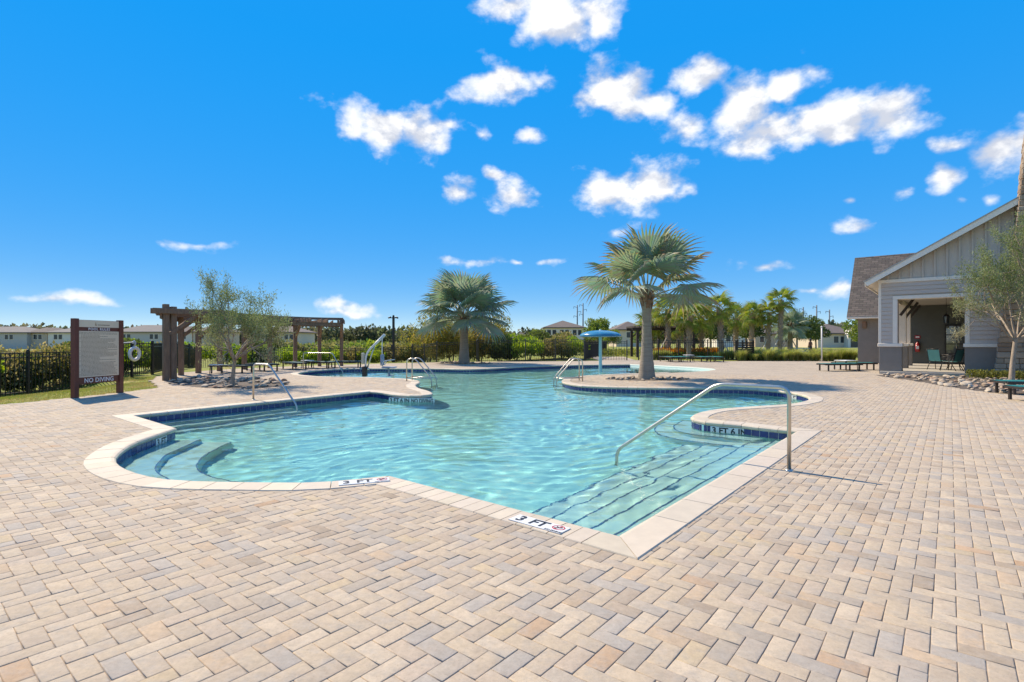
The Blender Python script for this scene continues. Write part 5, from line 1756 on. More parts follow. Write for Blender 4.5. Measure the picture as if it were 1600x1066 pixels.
def shingle_material():
    m = bpy.data.materials.new('asphalt_shingles'); m.use_nodes = True
    nt = m.node_tree; N, L = nt.nodes, nt.links; b = N['Principled BSDF']; b.inputs['Roughness'].default_value = 0.9
    tc = N.new('ShaderNodeTexCoord')
    br = N.new('ShaderNodeTexBrick'); br.inputs['Scale'].default_value = 1.0
    br.inputs['Brick Width'].default_value = 0.42; br.inputs['Row Height'].default_value = 0.19; br.inputs['Mortar Size'].default_value = 0.012
    br.inputs['Color1'].default_value = (0.155, 0.125, 0.102, 1); br.inputs['Color2'].default_value = (0.085, 0.071, 0.060, 1); br.inputs['Mortar'].default_value = (0.045, 0.036, 0.03, 1)
    L.new(tc.outputs['Object'], br.inputs['Vector'])
    nz = N.new('ShaderNodeTexNoise'); nz.inputs['Scale'].default_value = 40; L.new(tc.outputs['Object'], nz.inputs['Vector'])
    mx = N.new('ShaderNodeMix'); mx.data_type = 'RGBA'; mx.blend_type = 'OVERLAY'; mx.inputs['Factor'].default_value = 0.5
    L.new(br.outputs['Color'], mx.inputs['A']); L.new(nz.outputs['Color'], mx.inputs['B']); L.new(mx.outputs['Result'], b.inputs['Base Color'])
    bp = N.new('ShaderNodeBump'); bp.inputs['Strength'].default_value = 0.5; bp.inputs['Distance'].default_value = 0.02
    L.new(br.outputs['Fac'], bp.inputs['Height']); bp.invert = True; L.new(bp.outputs[0], b.inputs['Normal'])
    return m
M_SHING = shingle_material()
def hb(t0, s0, z0, t1, s1, z1, name, m, bevel=0.0, parent=None):
    return MB().box((t0, s0, z0), (t1, s1, z1), None, bevel).build(name, m, parent or HOUSE)
TR = 12.2           # right end of the front
OPL, OPR = 0.68, 2.98
# plinth piers
hb(0, 0, -0.1, 0.84, 0.75, 1.22, 'plinth', M_BASE, 0.01)
hb(OPR, 0, -0.1, TR, 0.6, 1.22, 'plinth', M_BASE, 0.01)
hb(-0.05, -0.05, 1.222, 0.87, 0.78, 1.37, 'sill_trim', M_TRIM, 0.012)
hb(OPR-0.05, -0.05, 1.222, TR+.02, 0.62, 1.37, 'sill_trim', M_TRIM, 0.012)
# wall core behind the siding
hb(0.03, 0.03, 1.372, OPL+0.02, 0.68, 3.50, 'wall_core', M_SIDE)
hb(OPR, 0.03, 1.372, TR-.02, 0.55, 3.50, 'wall_core', M_SIDE)
hb(0.03, 0.03, 3.502, TR-.02, 0.55, 4.10, 'wall_core', M_SIDE)
# trim boards
hb(-0.02, -0.025, 1.372, 0.087, 0.10, 4.10, 'corner_board', M_TRIM, 0.004)
hb(0.513, -0.035, 1.372, OPL, 0.70, 3.348, 'opening_trim', M_TRIM, 0.004)
hb(OPR, -0.035, 1.372, OPR+0.15, 0.62, 3.348, 'opening_trim', M_TRIM, 0.004)
hb(0.513, -0.035, 3.35, OPR+0.15, 0.60, 3.50, 'opening_trim', M_TRIM, 0.004)
hb(-0.05, -0.05, 4.102, TR, 0.10, 4.25, 'frieze_board', M_TRIM, 0.006)
# lap siding, each board a wedge
def lap(t0, t1, z, h=0.182):
    mb = MB()
    vs = []
    for t in (t0, t1):
        vs += [(t, -0.028, z+.005), (t, 0.028, z+.005), (t, 0.028, z+h), (t, -0.002, z+h)]
    fs = [(0, 1, 2, 3), (7, 6, 5, 4), (4, 5, 1, 0), (5, 6, 2, 1), (6, 7, 3, 2), (7, 4, 0, 3)]
    mb.add(vs, fs); mb.build('siding_board', M_SIDE, HOUSE)
z = 1.373
while z < 4.09:
    h = min(0.182, 4.10-z)
    if z+h <= 3.36:
        lap(0.088, 0.512, z, h); lap(OPR+0.151, TR-.03, z, h)
    elif z >= 3.49:
        lap(0.088, TR-.03, z, h)
    else:
        lap(0.088, 0.512, z, h); lap(OPR+0.151, TR-.03, z, h)
    z += 0.182
# gable: board and batten above the frieze
PITCH = 0.585
RID = 6.0
def rake_z(t): return 4.30 + PITCH*t if t < RID else 4.30 + PITCH*(2*RID-t)
mb = MB()
poly = [(0.0, 4.252), (TR, 4.252), (RID, rake_z(RID)-0.02)]
mb.add([(t, s, z) for s in (0.02, 0.2) for t, z in poly], [(0, 1, 2), (5, 4, 3), (0, 3, 4, 1), (1, 4, 5, 2), (2, 5, 3, 0)])
mb.build('gable_panel', M_BATT, HOUSE)
t = 0.35
while t < TR-.3:
    zt = rake_z(t)-0.06
    if zt > 4.35: hb(t-0.032, -0.045, 4.252, t+0.032, 0.022, zt, 'batten', M_BATT)
    t += 0.41
# roof planes with fascia, rake boards
def slab(a, b, c, d, th, name, m, parent=HOUSE, off=Vector((0, 0, 0))):
    """four corners (top face, counter-clockwise from above) thickened downwards"""
    a, b, c, d = map(Vector, (a, b, c, d)); n = (b-a).cross(d-a).normalized()
    if n.z < 0: n = -n
    vs = [a, b, c, d] + [p-n*th for p in (a, b, c, d)]
    mb = MB(); mb.add(vs, [(0, 1, 2, 3), (7, 6, 5, 4), (0, 4, 5, 1), (1, 5, 6, 2), (2, 6, 7, 3), (3, 7, 4, 0)])
    return mb.build(name, m, parent)
EV = -0.48
zr = lambda t: 4.48 + PITCH*t
slab((EV, -0.45, zr(EV)), (RID, -0.45, zr(RID)), (RID, 13.0, zr(RID)), (EV, 13.0, zr(EV)), 0.10, 'roof', M_SHING)
slab((RID, -0.45, zr(RID)), (2*RID-EV, -0.45, zr(EV)), (2*RID-EV, 13.0, zr(EV)), (RID, 13.0, zr(RID)), 0.10, 'roof', M_SHING)
for sgn in (0, 1):
    f = (lambda t: t) if sgn == 0 else (lambda t: 2*RID-t)
    slab((f(EV-.03), -0.50, zr(EV)-0.02-.03*PITCH), (f(RID), -0.50, zr(RID)-0.02), (f(RID), -0.452, zr(RID)-0.02), (f(EV-.03), -0.452, zr(EV)-0.02-.03*PITCH), 0.22, 'rake_board', M_TRIM)
    slab((f(EV-.06), -0.53, zr(EV)+0.022-.06*PITCH), (f(RID), -0.53, zr(RID)+0.022), (f(RID), -0.40, zr(RID)+0.022), (f(EV-.06), -0.40, zr(EV)+0.022-.06*PITCH), 0.045, 'drip_edge', M_METAL_ROOF)
    slab((f(EV), -0.45, zr(EV)-0.12), (f(0.02), -0.45, zr(0)-0.13), (f(0.02), 13, zr(0)-.13), (f(EV), 13, zr(EV)-0.12), 0.03, 'soffit', M_TRIM)
slab((EV+.02, -0.44, zr(EV)-0.05), (EV-.02, -0.44, zr(EV)-0.05), (EV-.02, 13, zr(EV)-0.05), (EV+.02, 13, zr(EV)-0.05), 0.18, 'fascia', M_TRIM)
# porch: floor, side piers, back wall, ceiling
hb(0.05, -0.28, -0.1, OPR+.4, 11.5, 0.12, 'porch_floor', M_FLOOR, 0.01)
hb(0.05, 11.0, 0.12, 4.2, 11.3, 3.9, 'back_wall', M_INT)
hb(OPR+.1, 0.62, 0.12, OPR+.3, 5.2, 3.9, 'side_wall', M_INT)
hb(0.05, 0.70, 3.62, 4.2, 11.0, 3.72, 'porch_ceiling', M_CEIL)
for s in (3.6, 7.3):
    hb(0.2, s, -0.1, 0.88, s+0.62, 1.22, 'plinth', M_BASE, 0.01)
    hb(0.16, s-.04, 1.222, 0.92, s+0.66, 1.35, 'sill_trim', M_TRIM, 0.01)
    hb(0.27, s+.07, 1.352, 0.80, s+0.55, 3.30, 'porch_post', M_TRIM, 0.01)
hb(0.05, 0.72, 3.30, 0.60, 10.98, 3.62, 'porch_beam', M_TRIM, 0.01)
for s in (3.2, 6.9, 9.9):
    MB().beam((0.6, s, 2.75), (1.15, s, 3.58), 0.12, 0.12).build('knee_brace', M_BRONZE, HOUSE)
# glass door in the back wall
dr = hb(2.25, 10.93, 0.13, 3.35, 11.0, 2.45, 'door', M_BLACK)
M_GLASS = mat('reflective_door_glass', (0.10, 0.11, 0.11), 0.04, var=0.1, spec=1.0, coat=0.6)
for k in range(2):
    for j in range(4):
        MB().box((2.32+k*.5, 10.915, .25+j*.54), (2.77+k*.5, 10.929, .74+j*.54)).build('pane', M_GLASS, dr)
MB().tube([(2.78, 10.87, 1.05), (2.78, 10.87, 1.35)], .015, 8).build('handle', M_STEEL, dr)
def lantern():
    o = thing('porch_lantern', 'dark glass lantern hanging inside the porch near the door', 'lantern', tuple(Wt(2.35, 4.4, 2.35)))
    MB().lathe([(0.0, .50), (0.05, .46), (0.15, .36), (0.15, .34)][::-1], 6).build('cap', M_BLACK, o)
    for k in range(6):
        a = k*math.pi/3
        MB().beam((.13*math.cos(a), .13*math.sin(a), .34), (.10*math.cos(a), .10*math.sin(a), 0), .014, .014).build('frame_bar', M_BLACK, o)
    MB().lathe([(0.0, 0), (.11, 0), (.11, .02), (0, .02)], 6).build('base', M_BLACK, o)
    MB().lathe([(.095, .02), (.12, .34)], 6).build('glass', M_GLASS, o)
    MB().tube([(0, 0, .5), (0, 0, 1.27)], .008, 6).build('chain', M_BLACK, o)
lantern()
def extinguisher():
    p = Wt(0.98, 10.9, 0.78)
    o = thing('fire_extinguisher', 'red fire extinguisher in a wall cabinet on the dark porch wall', 'extinguisher', tuple(p), math.atan2(B_DIR.y, B_DIR.x))
    M_RC = mat('red_enamel', (0.28, 0.01, 0.015), 0.35, var=.1)
    MB().tube([(0, 0, 0.05), (0, 0, .5)], .11, 14).build('cylinder', M_RC, o)
    MB().lathe([(.11, .5), (.08, .58), (.03, .62), (.03, .68)], 14).build('neck', M_RC, o)
    MB().box((-.03, -.12, .66), (.03, .06, .72), None, .008).build('handle', M_BLACK, o)
    MB().tube(fillet([(0.02, 0, .68), (.15, 0, .6), (.14, 0, .2)], .06, 4), .014, 6).build('hose', M_BLACK, o)
    MB().box((-.07, -.118, .22), (.07, -.106, .40)).build('label_plate', M_WHITE, o)
    sgn = thing('extinguisher_sign', 'small red and white wall sign above the fire extinguisher', 'sign', tuple(Wt(0.98, 10.975, 1.62)), math.atan2(B_DIR.y, B_DIR.x))
    MB().box((-.14, -.012, 0), (.14, .012, .2)).build('plate', M_RC, sgn)
    MB().box((-.09, -.016, .06), (.09, -.0122, .14)).build('white_patch', M_WHITE, sgn)
extinguisher()
# porch chairs and table
M_CSL = mat('teal_chair_sling', (0.055, 0.20, 0.21), 0.7, var=.1)
def chair(t, s, rz, label):
    p = Wt(t, s, 0.12)
    o = thing('patio_chair', label, 'chair', tuple(p), rz)
    for sx in (-1, 1):
        x = sx*.27
        MB().tube(fillet([(x, -.30, 0), (x, -.22, .42), (x, .22, .40), (x, .36, .98)], .08, 4), .016, 8).build('side_frame', M_BLACK, o)
        MB().tube(fillet([(x, .34, 0), (x, .10, .40), (x, -.24, .62), (x, .24, .66)], .07, 4), .016, 8).build('arm_frame', M_BLACK, o)
    MB().beam((0, -.22, .425), (0, .20, .405), .50, .012).build('seat_sling', M_CSL, o)
    MB().beam((0, .23, .43), (0, .355, .95), .50, .012, up=(0, 1, 0)).build('back_sling', M_CSL, o)
    MB().tube([(-.27, .36, .98), (.27, .36, .98)], .016, 8).build('top_rail', M_BLACK, o)
chair(2.55, 2.2, R(200), 'teal sling patio chair with its back to the pool in the porch')
chair(2.05, 3.1, R(110), 'patio chair seen side-on beside the teal-backed chair in the porch')
def porch_table():
    p = Wt(2.7, 3.4, .12)
    o = thing('porch_table', 'round dark patio table behind the porch chairs', 'table', tuple(p))
    MB().lathe([(0, .72), (.5, .72), (.52, .70), (.5, .68), (0, .68)][::-1], 28).build('tabletop', M_BRONZE, o)
    for k in range(4):
        a = k*math.pi/2+.4
        MB().tube([(.1*math.cos(a), .1*math.sin(a), .68), (.38*math.cos(a), .38*math.sin(a), 0)], .018, 6).build('leg', M_BRONZE, o)
porch_table()

# ------------------------------------------------------------------ tapered stone chimney
M_STN = [mat('chimney_stone_%d' % i, c, .9, var=.22, scale=3.0, bump=.6, bump_scale=9) for i, c in enumerate([(.36,.25,.165), (.44,.32,.22), (.29,.195,.13), (.40,.305,.225), (.33,.255,.185)])]
M_MORT = mat('chimney_mortar', (.20, .165, .13), .95, var=.15, scale=8, bump=.4, bump_scale=40)
def chimney():
    tc = 6.0; s0 = -0.62; top = 9.6
    o = HOUSE
    hw = lambda z: 2.17 - 0.125*z + 0.0028*z*z if z < 9.6 else 1.2
    mb = MB()
    vs = []
    zs = [-.1, 2, 4, 6, 8, top]
    for z in zs:
        w = hw(max(0, z))-.03
        vs += [(tc-w, s0+.03, z), (tc+w, s0+.03, z), (tc+w, 0.6, z), (tc-w, 0.6, z)]
    fs = []
    for i in range(len(zs)-1):
        for k in range(4): fs.append((i*4+k, i*4+(k+1) % 4, i*4+4+(k+1) % 4, i*4+4+k))
    fs.append(tuple(range(len(vs)-4, len(vs))))
    mb.add(vs, fs); core = mb.build('chimney', M_MORT, o); core['label'] = 'tapered brown stone chimney stack'
    rng = random.Random(12)
    z = 0.0; cnt = 0
    while z < top-.1:
        h = rng.uniform(.15, .26)
        w = hw(z+h/2)
        for face in (0, 1):
            x = tc-w if face == 0 else s0
            end = tc+w if face == 0 else 0.55
            while x < end-.04:
                ln = rng.uniform(.22, .55)
                if end-x-ln < .14: ln = end-x
                j = rng.uniform(-.012, .02)
                mb = MB()
                # skip what stands outside the picture far to the right
                if face == 0:
                    if x < tc+.2:
                        mb.box((x+.008, s0-j, z+.008), (x+ln-.008, s0+.06, z+h-.008), None, .02)
                        mb.build('stone', M_STN[rng.randrange(5)], core); cnt += 1
                else:
                    mb.box((tc-w-j, x+.065 if x == s0 else x+.008, z+.008), (tc-w+.06, x+ln-.008, z+h-.008), None, .02)
                    mb.build('stone', M_STN[rng.randrange(5)], core); cnt += 1
                x += ln
        z += h
    return cnt
N_STONES = chimney()

# ------------------------------------------------------------------ steep-roofed wing behind
def wing():
    t0, s0 = -2.35, 13.55
    L = 14.0
    hb(t0, s0, -.1, t0+L, s0+8, 3.0, 'wing_wall', M_BASE)
    hb(t0-.55, s0-.55, 2.98, t0+L, s0+.0-.01, 3.06, 'wing_soffit', M_TRIM)
    hb(t0-.57, s0-.60, 3.0, t0+L, s0-.552, 3.16, 'wing_fascia', M_TRIM)
    rise, run = 4.5, 4.0
    # shingle roof: object axes follow the slope so that the courses lie level
    def roof(flip):
        ln = math.hypot(rise, run)
        mb = MB(); mb.box((0, 0, -.12), (L+.57, ln, 0))
        r = mb.build('wing_roof', M_SHING, HOUSE)
        y = Vector((0, run, rise)).normalized(); x = Vector((1, 0, 0)); zz = x.cross(y)
        if flip: y = Vector((0, -run, rise)).normalized(); x = Vector((-1, 0, 0)); zz = x.cross(y)
        m = Matrix((x, y, zz)).transposed().to_4x4()
        m.translation = Vector((t0-.57, s0-.62, 3.12)) if not flip else Vector((t0+L, s0-.62+2*run, 3.12))
        r.matrix_local = m
    roof(False); roof(True)
    mb = MB(); a = t0-.3
    mb.add([(a, s0+.1, 2.99), (a, s0-.62+2*run-.6, 2.99), (a, s0-.62+run, 3.12+rise-.25), (a+.1, s0+.1, 2.99), (a+.1, s0-.62+2*run-.6, 2.99), (a+.1, s0-.62+run, 3.12+rise-.25)], [(2, 1, 0), (3, 4, 5), (0, 1, 4, 3), (1, 2, 5, 4), (2, 0, 3, 5)])
    mb.build('wing_gable', M_BASE, HOUSE)
    MB().box((t0+.25, s0-.14, 2.35), (t0+.5, s0-.002, 2.8), None, .01).build('bracket', M_WOOD, HOUSE)
    vent = MB().box((t0+3.6, s0+2.55, 6.75), (t0+4.2, s0+2.95, 7.05), None, .02).build('roof_vent', M_BLACK, HOUSE)
wing()
# ------------------------------------------------------------------ houses beyond
M_ROOFB = mat('far_brown_roof', (0.16, 0.125, 0.105), 0.9, var=.12, scale=.6)
M_ROOFG = mat('far_grey_roof', (0.185, 0.165, 0.15), 0.9, var=.12, scale=.6)
M_WIN = mat('far_window_glass', (0.035, 0.045, 0.055), 0.12, var=.2)
WALLS = {'white': mat('far_white_stucco', (.78, .70, .59), .85, var=.05), 'beige': mat('far_beige_stucco', (.58, .46, .33), .85, var=.05), 'grey': mat('far_grey_stucco', (.56, .50, .43), .85, var=.05), 'sand': mat('far_sand_stucco', (.68, .56, .42), .85, var=.05)}
def hip(mb, x0, x1, y0, y1, z0, rise, ov=.6):
    x0 -= ov; x1 += ov; y0 -= ov; y1 += ov
    h = min(x1-x0, y1-y0)/2
    if (x1-x0) > (y1-y0): r = [(x0+h, (y0+y1)/2), (x1-h, (y0+y1)/2)]
    else: r = [((x0+x1)/2, y0+h), ((x0+x1)/2, y1-h)]
    vs = [(x0, y0, z0), (x1, y0, z0), (x1, y1, z0), (x0, y1, z0), (*r[0], z0+rise), (*r[1], z0+rise)]
    if (x1-x0) > (y1-y0): fs = [(0, 1, 5, 4), (1, 2, 5), (2, 3, 4, 5), (3, 0, 4)]
    else: fs = [(0, 1, 4), (1, 2, 5, 4), (2, 3, 5), (3, 0, 4, 5)]
    vs2 = [(x, y, z0-.25) for x, y in ((x0, y0), (x1, y0), (x1, y1), (x0, y1))]
    n = len(vs)
    mb.add(vs+vs2, fs+[(n, n+1, 1, 0), (n+1, n+2, 2, 1), (n+2, n+3, 3, 2), (n+3, n, 0, 3), (n+3, n+2, n+1, n)])
def house(u0, u1, y, eave, label, wall, roof, rise=2.0, depth=11, storeys=2, bays=3, arch=False, zb=None, name='house'):
    x0, x1 = (u0-800)/F_PX*y, (u1-800)/F_PX*y
    cx = (x0+x1)/2; w = x1-x0
    z = ground_z(cx, y) if zb is None else zb
    o = thing(name, label, 'house', (cx, y, z))
    MB().box((-w/2, 0, -.5), (w/2, depth, eave)).build('wall', WALLS[wall], o)
    mb = MB(); hip(mb, -w/2, w/2, 0, depth, eave+.25, rise); mb.build('roof', roof, o)
    for f in range(storeys):
        zz = eave-1.9-f*2.9
        if zz < .6: continue
        for b in range(bays):
            xc = -w/2+w*(b+.5)/bays
            for d in (-.75, .75):
                wn = MB().box((xc+d-.62, -.06, zz-.2), (xc+d+.62, -.002, zz+1.45)).build('window_frame', M_TRIM, o)
                MB().box((xc+d-.53, -.075, zz-.10), (xc+d+.53, -.061, zz+1.36)).build('pane', M_WIN, wn)
    if arch:
        mb = MB(); mb.box((w*.10, -1.6, -.5), (w*.42, 0, eave+.1)); en = mb.build('entry_bay', WALLS['white'], o)
        mb = MB(); a, b2 = w*.08, w*.44; mz = eave+1.35
        mb.add([(a, -1.7, eave), (b2, -1.7, eave), ((a+b2)/2, -1.7, mz), (a, .8, eave), (b2, .8, eave), ((a+b2)/2, .8, mz)], [(0, 1, 2), (5, 4, 3), (0, 2, 5, 3), (1, 4, 5, 2)])
        mb.build('entry_gable', WALLS['white'], o)
        pts = [(w*.26+1.0*math.cos(t), 1.6+1.0*math.sin(t)) for t in np.linspace(0, math.pi, 12)] + [(w*.26-1.0, .1), (w*.26+1.0, .1)]
        mb = MB(); n = len(pts); mb.add([(x, -1.63, zz) for x, zz in pts], [tuple(range(n))[::-1]]); mb.build('arched_window', M_WIN, en)
    return o
YH = 165.0
house(-70, 42, YH, 5.0, 'pale grey two storey townhouse row end furthest from the rules board', 'grey', M_ROOFG, 1.9, bays=2)
house(44, 74, YH+1.5, 5.0, 'narrow beige two storey townhouse between grey and white ones', 'beige', M_ROOFB, 1.6, bays=1)
house(75, 138, YH, 5.0, 'white two storey townhouse directly behind the rules board', 'white', M_ROOFG, 1.9, bays=2)
house(176, 262, YH-3, 5.1, 'light grey townhouse between the rules board and the pergola', 'grey', M_ROOFG, 2.2, bays=2)
house(268, 300, YH-2, 5.1, 'white townhouse showing between the first pergola posts', 'white', M_ROOFB, 1.8, bays=1)
house(302, 345, YH-4, 5.2, 'beige townhouse behind the pergola braces', 'beige', M_ROOFB, 2.0, bays=2)
house(395, 470, YH-10, 4.9, 'sand coloured townhouse behind the olive tree crown', 'sand', M_ROOFB, 2.1, bays=2)
house(852, 912, 150, 5.2, 'white two storey house with brown hip roof beside the blue mushroom fountain', 'white', M_ROOFB, 2.1, bays=3)
house(800, 828, 170, 2.9, 'low house with brown roof right of the far silver palm', 'beige', M_ROOFB, 2.0, storeys=1, bays=1)
house(963, 1010, 140, 4.4, 'sand coloured house half hidden behind the large palm trunk', 'sand', M_ROOFB, 2.2, bays=1)
house(1278, 1345, 120, 3.1, 'single storey house with arched entry gable left of the grey wing', 'sand', M_ROOFB, 2.2, storeys=1, bays=1, arch=True)
house(1180, 1240, 135, 3.2, 'low tan house hidden behind the cabbage palms', 'beige', M_ROOFB, 2.2, storeys=1, bays=2)
house(1120, 1165, 130, 3.4, 'pale house glimpsed between cabbage palms and the bin enclosure', 'white', M_ROOFG, 1.8, storeys=1, bays=1)

# ------------------------------------------------------------------ trees beyond
def tree_proto(name, seed, h, r, cols, n, size, trunk_r=.2, lumps=14):
    o = thing(name, '-', 'tree')
    V, F, col = leaf_blob(n, seed, r, r, h*.78, size, cols, lumps, h*.22, .3, .6)
    obj('crown', np_mesh('crown', V, F, tint=col), M_LEAF, o)
    rng = random.Random(seed); mb = MB()
    mb.tube([(0, 0, -.2), (.05, 0, h*.25), (0.1, .05, h*.5), (.1, .05, h*.78)], [trunk_r, trunk_r*.8, trunk_r*.55, trunk_r*.2], 7, cap=False)
    for k in range(6):
        a = k*1.05+rng.random(); z0 = h*rng.uniform(.25, .5)
        mb.tube([(0.05, 0, z0), (r*.3*math.cos(a), r*.3*math.sin(a), z0+h*.15), (r*.6*math.cos(a), r*.6*math.sin(a), z0+h*.25)], [trunk_r*.45, trunk_r*.3, trunk_r*.12], 5, cap=False)
    mb.build('trunk', M_BARK, o)
    return o
TP = {'oak': tree_proto('oak_tree', 61, 7.0, 3.4, [(.09,.13,.035), (.12,.16,.04), (.07,.10,.03)], 5200, .34), 'young': tree_proto('young_tree', 62, 5.0, 2.2, [(.17,.24,.04), (.14,.21,.04), (.22,.26,.06)], 4200, .26, .1),
      'pine': tree_proto('pine_tree', 63, 14.0, 3.0, [(.06,.085,.035), (.08,.10,.04), (.05,.07,.03)], 3000, .6, .25, 18)}
tpu = {}
def tree(kind, u, y, s, label, sz=None, zb=None):
    o = TP[kind] if kind not in tpu else copy_tree(TP[kind]); tpu[kind] = 1
    x = (u-800)/F_PX*y
    o.location = (x, y, ground_z(x, y) if zb is None else zb); o.rotation_euler = (0, 0, RNG.uniform(0, 6.28)); o.scale = (s, s, sz or s); o['label'] = label
    return o
tree('young', 932, 90, 1.15, 'round bright green tree between the white house and the palm crown')
tree('oak', 770, 75, .62, 'dark green tree to the right of the far silver palm')
tree('oak', 1165, 85, 1.0, 'dark oak behind the fence end and cabbage palms')
tree('oak', 1110, 80, .85, 'dark oak behind the orange flower bed')
tree('oak', 1245, 90, .95, 'broad dark oak behind the smaller silver palm')
tree('oak', 1275, 100, .85, 'dark oak rising behind the arched entry house')
tree('young', 1352, 60, .95, 'light green young tree against the grey wing wall')
tree('oak', 1035, 72, .75, 'dark oak behind the arbor and short cabbage palm')
tree('young', 840, 62, .62, 'low young tree in front of the white house with hip roof')
tree('young', 820, 58, .5, 'small bushy tree beyond the sunlit fence beside the low house')
tree('young', 880, 60, .5, 'small bushy tree beyond the sunlit fence under the white house')
tree('young', 1003, 75, .8, 'young tree screening the sand coloured house behind the large palm')
tree('young', 958, 82, .7, 'young tree beside the sand coloured house above the exit walkway')
tree('oak', 345, 70, .35, 'small dark tree behind the pergola posts')
tree('oak', 395, 72, .42, 'rounded dark tree seen under the olive crown')
tree('oak', 440, 80, .42, 'dark tree seen between olive crown and far pergola posts')
tree('young', 100, 95, .42, 'grey-green bushy tree in front of the white townhouse')
for u, y, s in [(20,260,.55),(38,262,.6),(60,255,.5),(84,262,.52),(120,258,.6),(225,260,.5),(262,255,.58)]:
    o = tree('pine', u, y, s*.95, 'slim pine rising behind the townhouse roofs'); o['group'] = 'pines behind the townhouses'
def tree_line():
    rng = np.random.default_rng(91)
    Vs, Fs, Cs = [], [], []; base = 0
    def clump(n, x, y, r, h, z, size, tone):
        nonlocal base
        k = rng.normal(size=(n, 3)); k /= np.linalg.norm(k, axis=1, keepdims=True)
        P = np.array([x, y, z+h*.5]) + k*np.array([r, r, h*.5])*rng.uniform(.55, 1, (n, 1))
        V, F = leaf_quads(P, rng.uniform(.7, 1.3, n)*size, rng, up=.6, aspect=.7)
        Vs.append(V); Fs.append(F+base); base += len(V)
        Cs.append(np.array(tone)*rng.uniform(.7, 1.3, (n, 1)))
    tones = [(.10,.125,.06), (.125,.145,.065), (.085,.10,.055), (.16,.16,.085), (.14,.125,.085)]  # greens lightened and greyed, distance haze is in the colour
    az = -78.0
    while az < 78:                  # wooded skyline all round the place
        d_ = rng.uniform(290, 360); u = 800+F_PX*math.tan(R(az))
        hh = rng.uniform(7, 10) + (1.0 if 470 < u < 640 else 0) + (2 if 960 < u < 1340 else 0)
        clump(210 if abs(az) < 50 else 110, d_*math.sin(R(az)), d_*math.cos(R(az)), rng.uniform(5, 9), hh, -1, 2.0, tones[rng.integers(5)])
        az += rng.uniform(.35, .75)
    u = 400.0
    while u < 820:                  # nearer wood left of the far palm
        y = rng.uniform(90, 130); x = (u-800)/F_PX*y
        clump(200, x, y, rng.uniform(2.2, 4), rng.uniform(1.6, 2.8), -1.2, .6, [(.16,.22,.05), (.24,.31,.05), (.11,.15,.05), (.19,.19,.07)][rng.integers(4)])
        u += rng.uniform(5, 10)
    me = np_mesh('tree_line', np.concatenate(Vs), np.concatenate(Fs), tint=np.concatenate(Cs))
    o = obj('tree_line', me, M_LEAF); tag(o, 'distant wooded skyline beyond the houses', 'woods', None, 'stuff')
tree_line()

# ------------------------------------------------------------------ power poles
def power_pole(u, v_top, y, label, arms=3):
    x = (u-800)/F_PX*y; h = CAM_H+(533-v_top)/F_PX*y
    o = thing('power_pole', label, 'power pole', (x, y, -.5))
    M_PP = mat('weathered_steel_pole', (.16, .17, .18), .7)
    MB().tube([(0, 0, 0), (0, 0, h+.5)], [.45, .30], 8).build('pole', M_PP, o)
    for k in range(arms):
        zz = h-.8-k*2.6; s = 1 if k % 2 else -1
        MB().beam((0, 0, zz), (s*2.0, 0, zz+.5), .22, .22).build('cross_arm', M_PP, o)
        MB().tube([(s*2.0, 0, zz+.5), (s*2.0, 0, zz-.7)], .13, 6).build('insulator', M_PP, o)
G_PP = 'transmission poles on the skyline'
power_pole(902, 477, 300, 'left pole of the steel pole pair above the blue mushroom fountain')
power_pole(911, 474, 300, 'right pole of the steel pole pair above the blue mushroom fountain')
power_pole(1255, 480, 290, 'steel power pole above the smaller silver palm')
power_pole(1276, 477, 290, 'tallest steel power pole between palms and grey wing')
power_pole(1296, 484, 290, 'bare-topped steel power pole above the arched entry house', 2)

# ------------------------------------------------------------------ small things past the deck
def white_post():
    x = (1284-800)/F_PX*38.5
    o = thing('white_post', 'slim white post standing at the deck edge before the ornamental grass', 'post', (x, 38.5, -.03))
    MB().tube([(0, 0, 0), (0, 0, 2.55)], .05, 10).build('shaft', M_WHITE, o)
    MB().lathe([(.075, 2.5), (.075, 2.56), (0, 2.62)], 10).build('cap', M_WHITE, o)
white_post()
def picnic_table():
    y = 56.0; x = (1250-800)/F_PX*y
    o = thing('picnic_table', 'pale blue picnic table on the lawn beyond the ornamental grass', 'table', (x, y, ground_z(x, y)), R(8))
    m = mat('pale_blue_coating', (.32, .47, .52), .5)
    MB().box((-.9, -.38, .70), (.9, .38, .76), None, .015).build('tabletop', m, o)
    for s in (-1, 1):
        MB().box((-.9, s*.75-.13, .42), (.9, s*.75+.13, .46), None, .01).build('bench', m, o)
        MB().beam((s*.6, -.75, .05), (s*.6, .3, .70), .05, .05).build('leg', m, o)
        MB().beam((s*.6, .75, .05), (s*.6, -.3, .70), .05, .05).build('leg', m, o)
picnic_table()
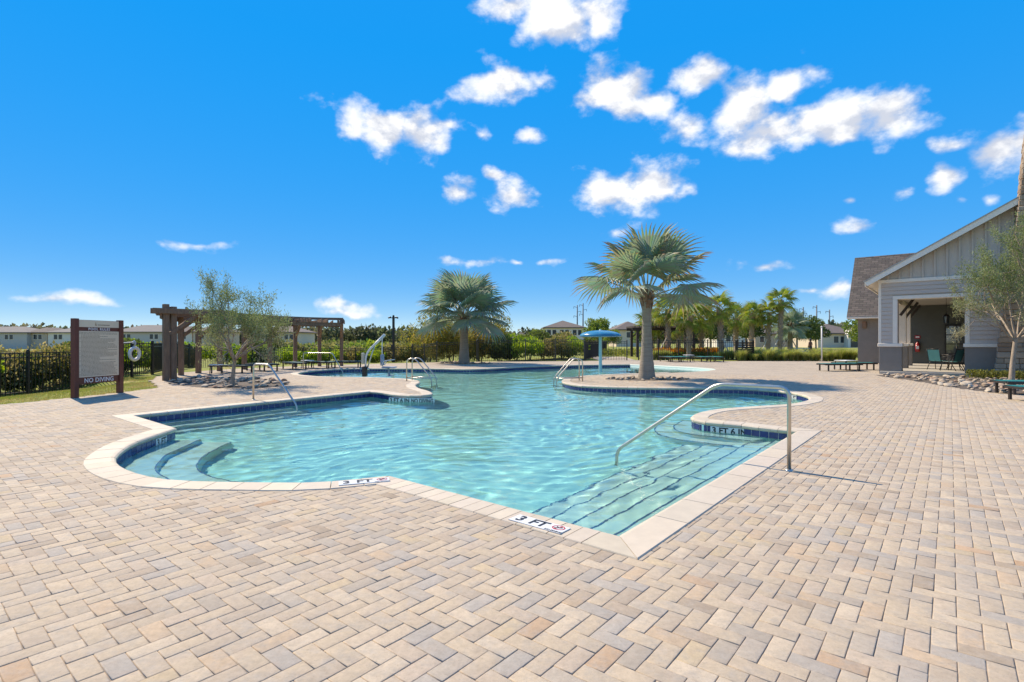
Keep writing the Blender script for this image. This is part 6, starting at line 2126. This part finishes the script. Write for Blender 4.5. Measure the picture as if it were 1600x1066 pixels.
def person():
    y = 58.0; x = (1266-800)/F_PX*y
    o = thing('person', 'dark haired person in brown top and dark shorts standing by the pale blue table', 'person', (x, y, ground_z(x, y)), R(20))
    J = [(0, 0, .95), (0, 0, 1.15), (0, -.01, 1.38), (0, 0, 1.50), (0, .01, 1.62), (0, .0, 1.72),
         (-.10, 0, .88), (-.11, .01, .48), (-.12, -.02, .07), (-.13, .12, .03),
         (.10, 0, .88), (.12, .0, .48), (.13, -.02, .07), (.14, .12, .03),
         (-.19, 0, 1.38), (-.27, -.03, 1.12), (-.25, .06, .88), (-.245, .09, .80),
         (.19, 0, 1.38), (.28, -.03, 1.12), (.24, .10, .92), (.23, .14, .86)]
    E = [(0,1),(1,2),(2,3),(3,4),(4,5),(0,6),(6,7),(7,8),(8,9),(0,10),(10,11),(11,12),(12,13),(2,14),(14,15),(15,16),(16,17),(2,18),(18,19),(19,20),(20,21)]
    rad = [.14,.13,.14,.055,.085,.08,.095,.06,.042,.035,.095,.06,.042,.035,.055,.042,.032,.03,.055,.042,.032,.03]
    me = bpy.data.meshes.new('body'); me.from_pydata(J, E, [])
    me.materials.append(mat('skin', (.30, .17, .11), .6, var=.05))
    b = bpy.data.objects.new('body', me); COL.objects.link(b); b.parent = o
    sk = b.modifiers.new('skin', 'SKIN'); sk.use_smooth_shade = True
    for i, r in enumerate(rad):
        me.skin_vertices[0].data[i].radius = (r, r*.8)
    me.skin_vertices[0].data[0].use_root = True
    b.modifiers.new('sub', 'SUBSURF').levels = 1
    mb = MB(); n = 16; vs = []
    for z, rx, ry in [(.93,.175,.135), (1.05,.165,.13), (1.2,.165,.13), (1.35,.20,.13), (1.44,.16,.10), (1.48,.08,.07)]:
        vs += [(rx*math.cos(a), ry*math.sin(a), z) for a in np.linspace(0, 2*math.pi, n, endpoint=False)]
    mb.add(vs, [(i*n+k, i*n+(k+1) % n, (i+1)*n+(k+1) % n, (i+1)*n+k) for i in range(5) for k in range(n)], None, True)
    mb.build('top', mat('brown_cotton', (.20, .085, .055), .8), o)
    mb = MB()
    for s in (-1, 1):
        mb.lathe([(.125, .62), (.125, .80), (.14, .94)], 14, (s*.085, 0, 0))
    mb.build('shorts', mat('dark_cotton', (.03, .03, .04), .8), o)
    mb = MB(); mb.lathe([(0, 1.82), (.06, 1.80), (.10, 1.73), (.115, 1.64), (.11, 1.55), (.06, 1.48)][::-1], 14, (0, -.02, 0)); mb.build('hair', mat('black_hair', (.012, .01, .009), .5), o)
person()
